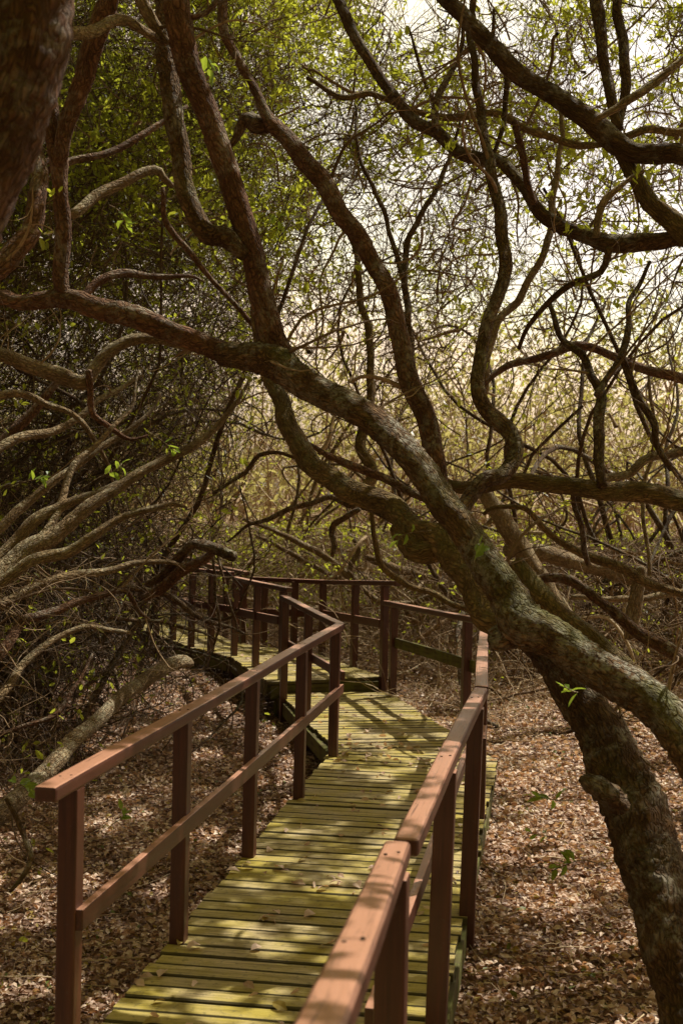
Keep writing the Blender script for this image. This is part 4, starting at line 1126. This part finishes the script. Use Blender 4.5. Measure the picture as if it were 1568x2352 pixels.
# wood on the right
n = 19000
S = box(n, -.4, 6.2, 6.2, 17, .1, 5.6)
S = S[(S[:, 2] > 1.5) | (S[:, 1] > 10.8 + .4 * R.standard_normal(n))]; n = len(S)
edge = .03 * S[:, 1]
p_in = 1 / (1 + np.exp(-(S[:, 0] - edge) / .25)) * np.clip(1.25 - S[:, 2] / 6.5, .2, 1) * np.where(S[:, 1] < 9, np.clip((S[:, 2] - 1.6) / 1.5, 0, .22), 1) 
p_in = p_in * np.where((S[:, 1] > 12.5) & (S[:, 2] > 1.9), .12, 1)
S = S[(R.random(n) < p_in) & (S[:, 2] > gz(S[:, 0], S[:, 1]))]
n = len(S)
D = np.array([-.25, -.05, .35]) + .9 * R.standard_normal((n, 3))
o, tips = cloud('twig_tangle', 'brown tangle of crooked twigs filling the wood on the right', 'twigs', S, D, 16, .05 + .05 * R.random(n), .0022 + .0045 * R.random(n) ** 2, .22, TWIG, child=3)
foliage_on('wood_leaves', 'scattered yellow green backlit leaves in the right hand wood', tips, .14, 3, (.035, .025))

# middle distance in the centre
n = 6000
S = box(n, -2.2, 2.2, 12.8, 19, .1, 5.2)
S = S[(np.abs(S[:, 0] - path_x(S[:, 1])) > .5) | (S[:, 2] > 1.8)]
S = S[R.random(len(S)) < np.clip(1.15 - S[:, 2] / 3.6, .06, 1)]
n = len(S)
o, tips = cloud('twig_tangle', 'sunlit tan tangle of twigs behind the end of the boardwalk', 'twigs', S, np.array([.0, -.1, .3]) + .9 * R.standard_normal((n, 3)), 16, .05 + .05 * R.random(n), .0022 + .004 * R.random(n) ** 2, .22, TWIGT, child=2)
foliage_on('wood_leaves', 'bright yellow green leaves around the sunny clearing beyond the boardwalk', tips, .7, 5, (.04, .03))

n = 420
S = box(n, -2.4, 4.5, 11.6, 17.5, 0, 1); S = S[np.abs(S[:, 0] - path_x(S[:, 1])) > .7]
S[:, 2] = gz(S[:, 0], S[:, 1]) + 1.3 * R.random(len(S)) ** 1.5
n = len(S)
cloud('golden_branches', 'sinuous sunlit tan branches sprawling low behind the end of the boardwalk', 'branches', S, np.array([0, 0, .22]) + np.array([1, .6, .3]) * R.standard_normal((n, 3)), 30, .07 + .05 * R.random(n), .010 + .020 * R.random(n) ** 2, .17, TWIGT, k=7, child=6)
n = 420
S = box(n, -1.5, 5.5, 6.8, 14, 2.3, 6.0)
S = S[S[:, 0] > -.02 * S[:, 1]]
n = len(S)
cloud('crown_branches', 'crooked dark branches criss crossing the bright crowns at upper right', 'branches', S, np.array([-.3, 0, .3]) + R.standard_normal((n, 3)), 26, .06 + .04 * R.random(n), .006 + .010 * R.random(n) ** 2, .24, TWIG, k=6, child=8)

n = 14500                                 # the warm brown tangle that fills the view to the right and behind
S = box(n, -2.6, 6.2, 10.8, 15.5, .3, 6.4)
S = S[(S[:, 0] > -.11 * S[:, 1] + .1 * R.standard_normal(n)) & (np.abs(S[:, 0] - path_x(S[:, 1])) + 2 * (S[:, 2] > 2.1) > .8)]
open_ = np.exp(-(((S[:, 0] / S[:, 1] - .03) / .075) ** 4 + (((S[:, 2] - H) / S[:, 1] + .035) / .06) ** 4))     # the sunny window over the far rails
S = S[R.random(len(S)) > .96 * open_]
n = len(S)
o, tips = cloud('twig_tangle', 'warm brown interlaced twigs filling the middle distance right of the thicket', 'twigs', S, np.array([-.15, 0, .3]) + R.standard_normal((n, 3)), 20, .05 + .045 * R.random(n), .003 + .009 * R.random(n) ** 3, .25, TWIG, child=5)
foliage_on('wood_leaves', 'yellow green leaves scattered in the warm brown tangle', tips, .24, 4, (.038, .028))
n = 260                                  # heavier sunlit limbs inside it
S = box(n, -1.4, 5.4, 10.2, 15, .4, 4.2); S = S[S[:, 0] > -.05 * S[:, 1]]
n = len(S)
cloud('winding_limbs', 'winding tan limbs woven through the wood right of the boardwalk', 'branches', S, np.array([-.2, 0, .15]) + np.array([1, .5, .5]) * R.standard_normal((n, 3)), 34, .06 + .05 * R.random(n), .012 + .022 * R.random(n) ** 2, .17, TWIGT, k=7, child=4)

# dry brush lying on the slope right of and behind the bend
n = 9000
S = box(n, -1.6, 4.6, 8.8, 17.5, 0, 1)
S[:, 2] = gz(S[:, 0], S[:, 1]) + .02 + .45 * R.random(n) ** 2 * sstep((S[:, 1] - 9) / 4)
dd = S[:, 0] - path_x(S[:, 1])
S = S[(dd > .62) & (R.random(n) < np.clip((S[:, 1] - 8) / 4, .12, 1))]
n = len(S)
o, tips = cloud('dry_brush', 'pale dry twigs heaped over the sunlit slope behind the handrails', 'brush', S, np.array([0, 0, .05]) + np.array([1, 1, .35]) * R.standard_normal((n, 3)), 12, .04 + .05 * R.random(n), .002 + .005 * R.random(n) ** 2.5, .2, TWIGT, child=1, trop=(0, 0, -.02), flt=False)
foliage_on('seedling_leaves', 'small fresh green leaves sprouting through the dry brush', tips, .10, 3, (.03, .02), rndf=lambda k: .5 + .4 * R.random(k))

# crowns in view above the path
n = 21000
S = box(n, -4.5, 6.5, 8.0, 19, 2.6, 7.4)
S = S[(S[:, 2] > 1.9 + .17 * S[:, 1] + .25 * R.standard_normal(n))]
thin = np.exp(-((S[:, 0] / S[:, 1] - .10) / .13) ** 2)      # the crowns open towards the light
S = S[R.random(len(S)) > .6 * thin]
for hx, hy, hr in ((1000, 90, .75), (770, 300, .6), (820, 540, .5), (1260, 40, .5)):
    c_ = ray(hx, hy); S = S[np.hypot(S[:, 0] - S[:, 1] * c_.x / c_.y, S[:, 2] - H - S[:, 1] * c_.z / c_.y) > hr * S[:, 1] / 14]
S = S[(S[:, 1] < 14.5) | (S[:, 0] < -1.8) | (R.random(len(S)) < .12)]
n = len(S)
o, tips = cloud('crown_twigs', 'fine dark twigs of the tree crowns against the bright sky', 'twigs', S, np.array([0, 0, .35]) + 1.0 * R.standard_normal((n, 3)), 18, .06 + .04 * R.random(n), .003 + .009 * R.random(n) ** 3, .2, TWIG, child=5)
tp = tips[clumpy(tips[:, -1], -.25, 1.5, 1.3)]
foliage_on('crown_leaves', 'bright backlit yellow green leaves of the crowns overhead', tp, 1, 8, (.048, .034), spread=.035)

n = 3400
S = box(n, -3.5, 7.5, 15, 18, 3.4, 9.0)
S = S[clumpy(S, -.5, .8, 2.2)]
for hx, hy, hr in ((1000, 90, 1.0), (770, 300, .8), (820, 540, .75), (1260, 40, .7), (1400, 150, .6), (960, 620, .5)):
    c_ = P(hx, hy, 16.5)                 # openings where the bright sky breaks through
    S = S[np.hypot(S[:, 0] - c_.x, S[:, 2] - c_.z) > hr]
n = len(S)
o, tips = cloud('crown_twigs', 'interlaced crooked twigs of the farther crowns against the sky', 'twigs', S, np.array([-.1, 0, .35]) + R.standard_normal((n, 3)), 20, .06 + .05 * R.random(n), .005 + .013 * R.random(n) ** 3, .23, TWIG, child=5, gaps=.35)
foliage_on('crown_leaves', 'yellow green leaves of the farther crowns against the sky', tips, .5, 5, (.05, .03), spread=.04, gaps=False)

# crowns overhead, above the picture, that shade the walk
def clusters(name, label, cen, per, spread, size, rndf=None):
    """dense tufts of leaves round the given centres"""
    n = len(cen) * per
    S = np.repeat(cen, per, 0) + R.standard_normal((n, 3)) * np.array(spread) * np.repeat(.6 + .8 * R.random(len(cen)), per)[:, None]
    S = S[~in_gap(S)]; n = len(S)
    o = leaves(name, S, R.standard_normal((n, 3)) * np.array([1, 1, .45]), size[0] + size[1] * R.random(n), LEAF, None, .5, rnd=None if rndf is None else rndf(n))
    return tag(o, label, 'foliage', kind='stuff')
n = 3300
S = box(n, -5.0, 7.5, -3, 15, 0, 1.2)
lo = np.minimum(2.05 + .44 * np.maximum(S[:, 1], 0), 7.2)
lo = np.where(S[:, 1] < 3, 3.3, lo)
S[:, 2] += lo
S = S[(S[:, 1] < 10.2) | (S[:, 0] < -.22 * S[:, 1])]
clusters('overhead_leaves', 'dense leafy roof over the walk casting dappled shade', S, 80, (.20, .20, .10), (.06, .035))
n = 700
S = S[R.integers(0, len(S), n)]
o, tips = cloud('overhead_branches', 'branches of the leafy roof over the walk', 'branches', S, np.array([0, 0, .1]) + np.array([1, 1, .5]) * R.standard_normal((n, 3)), 12, .12 + .08 * R.random(n), .006 + .012 * R.random(n) ** 2, .16, TWIG, child=0, lim=7.5)
# unseen wood on the viewer's side, added to block light from behind
n = 1800
S = box(n, -9, 9, -9, 9.5, -.2, 4.5)
S = S[(S[:, 1] < -1.6) | (S[:, 0] < -3.3 - .05 * S[:, 1]) | (S[:, 0] > 3.6 + .12 * S[:, 1])]
S = S[np.abs(S[:, 0] - path_x(S[:, 1])) > 1.0]
n = len(S)
o, tips = cloud('unseen_thicket', 'unseen thicket of twigs added around the viewer to block light', 'twigs', S, np.array([0, 0, .5]) + R.standard_normal((n, 3)), 12, .08 + .06 * R.random(n), .004 + .012 * R.random(n) ** 2, .2, TWIG, child=4, lim=7.5)
foliage_on('unseen_foliage', 'leaves of the unseen thicket added around the viewer to block light', tips, .7, 4, (.06, .04), spread=.06)

n = 4200
S = box(n, -3.5, 6.5, 15.6, 19, .2, 3.6); S[:, 2] += .1 * np.maximum(0, S[:, 0])
cloud('golden_branches', 'layered sunlit grey brown twigs in front of the far wood', 'branches', S, np.array([0, 0, .2]) + np.array([1, .6, .7]) * R.standard_normal((n, 3)), 18, .07 + .05 * R.random(n), .005 + .015 * R.random(n) ** 3, .24, TWIGT, k=4, child=4)
# far wood closing the view
n = 2000
S = box(n, -16, 18, 19, 38, 0, .5); S[:, 2] = gz(S[:, 0], S[:, 1])
o, tips = cloud('far_woodland', 'far sunlit wood of thin trunks closing the view behind everything', 'woodland', S, np.array([0, 0, 1.2]) + .45 * R.standard_normal((n, 3)), 16, .20 + .16 * R.random(n), .012 + .03 * R.random(n) ** 2, .16, TWIGT, k=5, flt=False, trop=(0, 0, .03))
nb = 900                                   # rounded bushes and low crowns, each its own height, so that the light gets between them
B = box(nb, -17, 19, 18.5, 40, 0, 1)
hB = .5 + 3.6 * B[:, 2] ** 1.6 + .07 * (B[:, 1] - 18)
wB = .5 + .6 * R.random(nb)
pk = R.integers(0, nb, 75000)
v = R.standard_normal((len(pk), 3)); v /= np.linalg.norm(v, axis=1, keepdims=True); v *= (.75 + .3 * R.random((len(pk), 1)))
S = np.stack([B[pk, 0] + v[:, 0] * wB[pk], B[pk, 1] + v[:, 1] * wB[pk], hB[pk] + v[:, 2] * (.35 + .3 * hB[pk])], 1)
S[:, 2] += gz(S[:, 0], S[:, 1])
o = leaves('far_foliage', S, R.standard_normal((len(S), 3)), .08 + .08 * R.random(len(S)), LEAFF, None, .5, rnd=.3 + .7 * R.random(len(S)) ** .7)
tag(o, 'pale yellow green foliage of the far sunlit wood', 'foliage', kind='stuff')
n = 280
B = box(n, -1.6, 4.6, 15.2, 19, 0, 1)
cenb = np.stack([B[:, 0], B[:, 1], gz(B[:, 0], B[:, 1]) + .15 + 1.1 * B[:, 2] ** 1.5], 1)
clusters('clearing_bushes', 'glowing yellow green bushes in the full sun of the clearing', cenb, 60, (.22, .22, .12), (.045, .03), rndf=lambda k: .6 + .4 * R.random(k))  # leaves kept to the palest tones, sunlight put into their colour

# ------------------------------------------------------------------ fresh sprigs one can point at
SPR = leaf_mat('fresh_leaf', [(0.0, (0.10, 0.19, 0.03)), (1.0, (0.20, 0.32, 0.05))], (1.05, 1.25, 0.10), 0.5, 0.3)
def sprig(label, pts, y, ln=.055, nl=5):
    t = thing('leafy_sprig', label, 'sprig', 'fresh leafy sprigs')
    w = [P(a, b, y + .03 * i) for i, (a, b) in enumerate(pts)]
    c = catmull([(q.x, q.y, q.z, .0016) for q in w], .01)
    limb3('stem', c, BARKT, t, 5, 0, 0)
    tot = len(c)
    S = []; D = []
    for j in range(nl):
        i = int((tot - 1) * (.55 + .45 * j / max(1, nl - 1))); S.append(c[i, :3])
        d = c[i, :3] - c[max(0, i - 3), :3]; d = d / (np.linalg.norm(d) + 1e-9)
        D.append(d * .6 + .6 * R.standard_normal(3) + np.array([0, 0, -.15]))
    leaves('leaves', np.array(S), np.array(D), ln * (.8 + .5 * R.random(nl)), SPR, t, .46, .3, .3, None, False)
sprig('bright green sprig growing from the fork of the big leaning trunk', [(1080, 1330), (1085, 1300), (1095, 1270), (1100, 1250)], 4.1, .05, 7)
sprig('small hanging green sprig left of the leaning trunk above the handrail', [(990, 1218), (950, 1222), (925, 1228), (912, 1240)], 4.5, .05, 5)
sprig('bright sprig standing on the lower trunk just under the mossy limb', [(1290, 1560), (1295, 1575), (1310, 1585), (1325, 1590)], 3.7, .045, 6)
sprig('seedling with two leaf pairs over the litter beside the right trunk', [(1340, 1835), (1290, 1838), (1250, 1832), (1225, 1828)], 4.2, .045, 7)
sprig('tiny yellow green sprig low on the right between rail and trunk', [(1300, 1935), (1260, 1920), (1225, 1915), (1215, 1905)], 4.3, .035, 5)
sprig('trailing green sprig with hanging leaves at lower right beside the dark trunk', [(1395, 1990), (1340, 1975), (1300, 1985), (1265, 2000)], 3.9, .05, 9)
sprig('sprig of pale leaves at the left edge over the dark thicket', [(20, 1120), (60, 1105), (90, 1100), (110, 1090)], 5.5, .06, 8)
sprig('upright leafy sprig beside the lower left pale limbs', [(190, 1120), (230, 1095), (265, 1080), (280, 1065)], 5.6, .06, 6)
sprig('green sprig dangling in the dark hollow left of the main fork', [(340, 990), (370, 1010), (395, 1030), (410, 1040)], 5.8, .055, 7)
sprig('leaf cluster in front of the dark thicket at upper left', [(250, 470), (270, 480), (285, 500), (290, 520)], 5.6, .06, 6)
sprig('long leaved sprig beside the russet upright limb near the top', [(440, 130), (465, 120), (480, 140), (490, 165)], 5.0, .07, 5)
sprig('drooping green sprig left of the forked trunk', [(600, 500), (620, 490), (635, 495), (650, 520)], 5.6, .06, 6)
sprig('low grassy sprig in the litter left of the first handrail', [(250, 1900), (270, 1885), (285, 1875), (280, 1860)], 5.0, .05, 5)
sprig('green shoot at the left edge over the litter', [(0, 1815), (20, 1800), (45, 1800), (70, 1815)], 4.6, .06, 6)
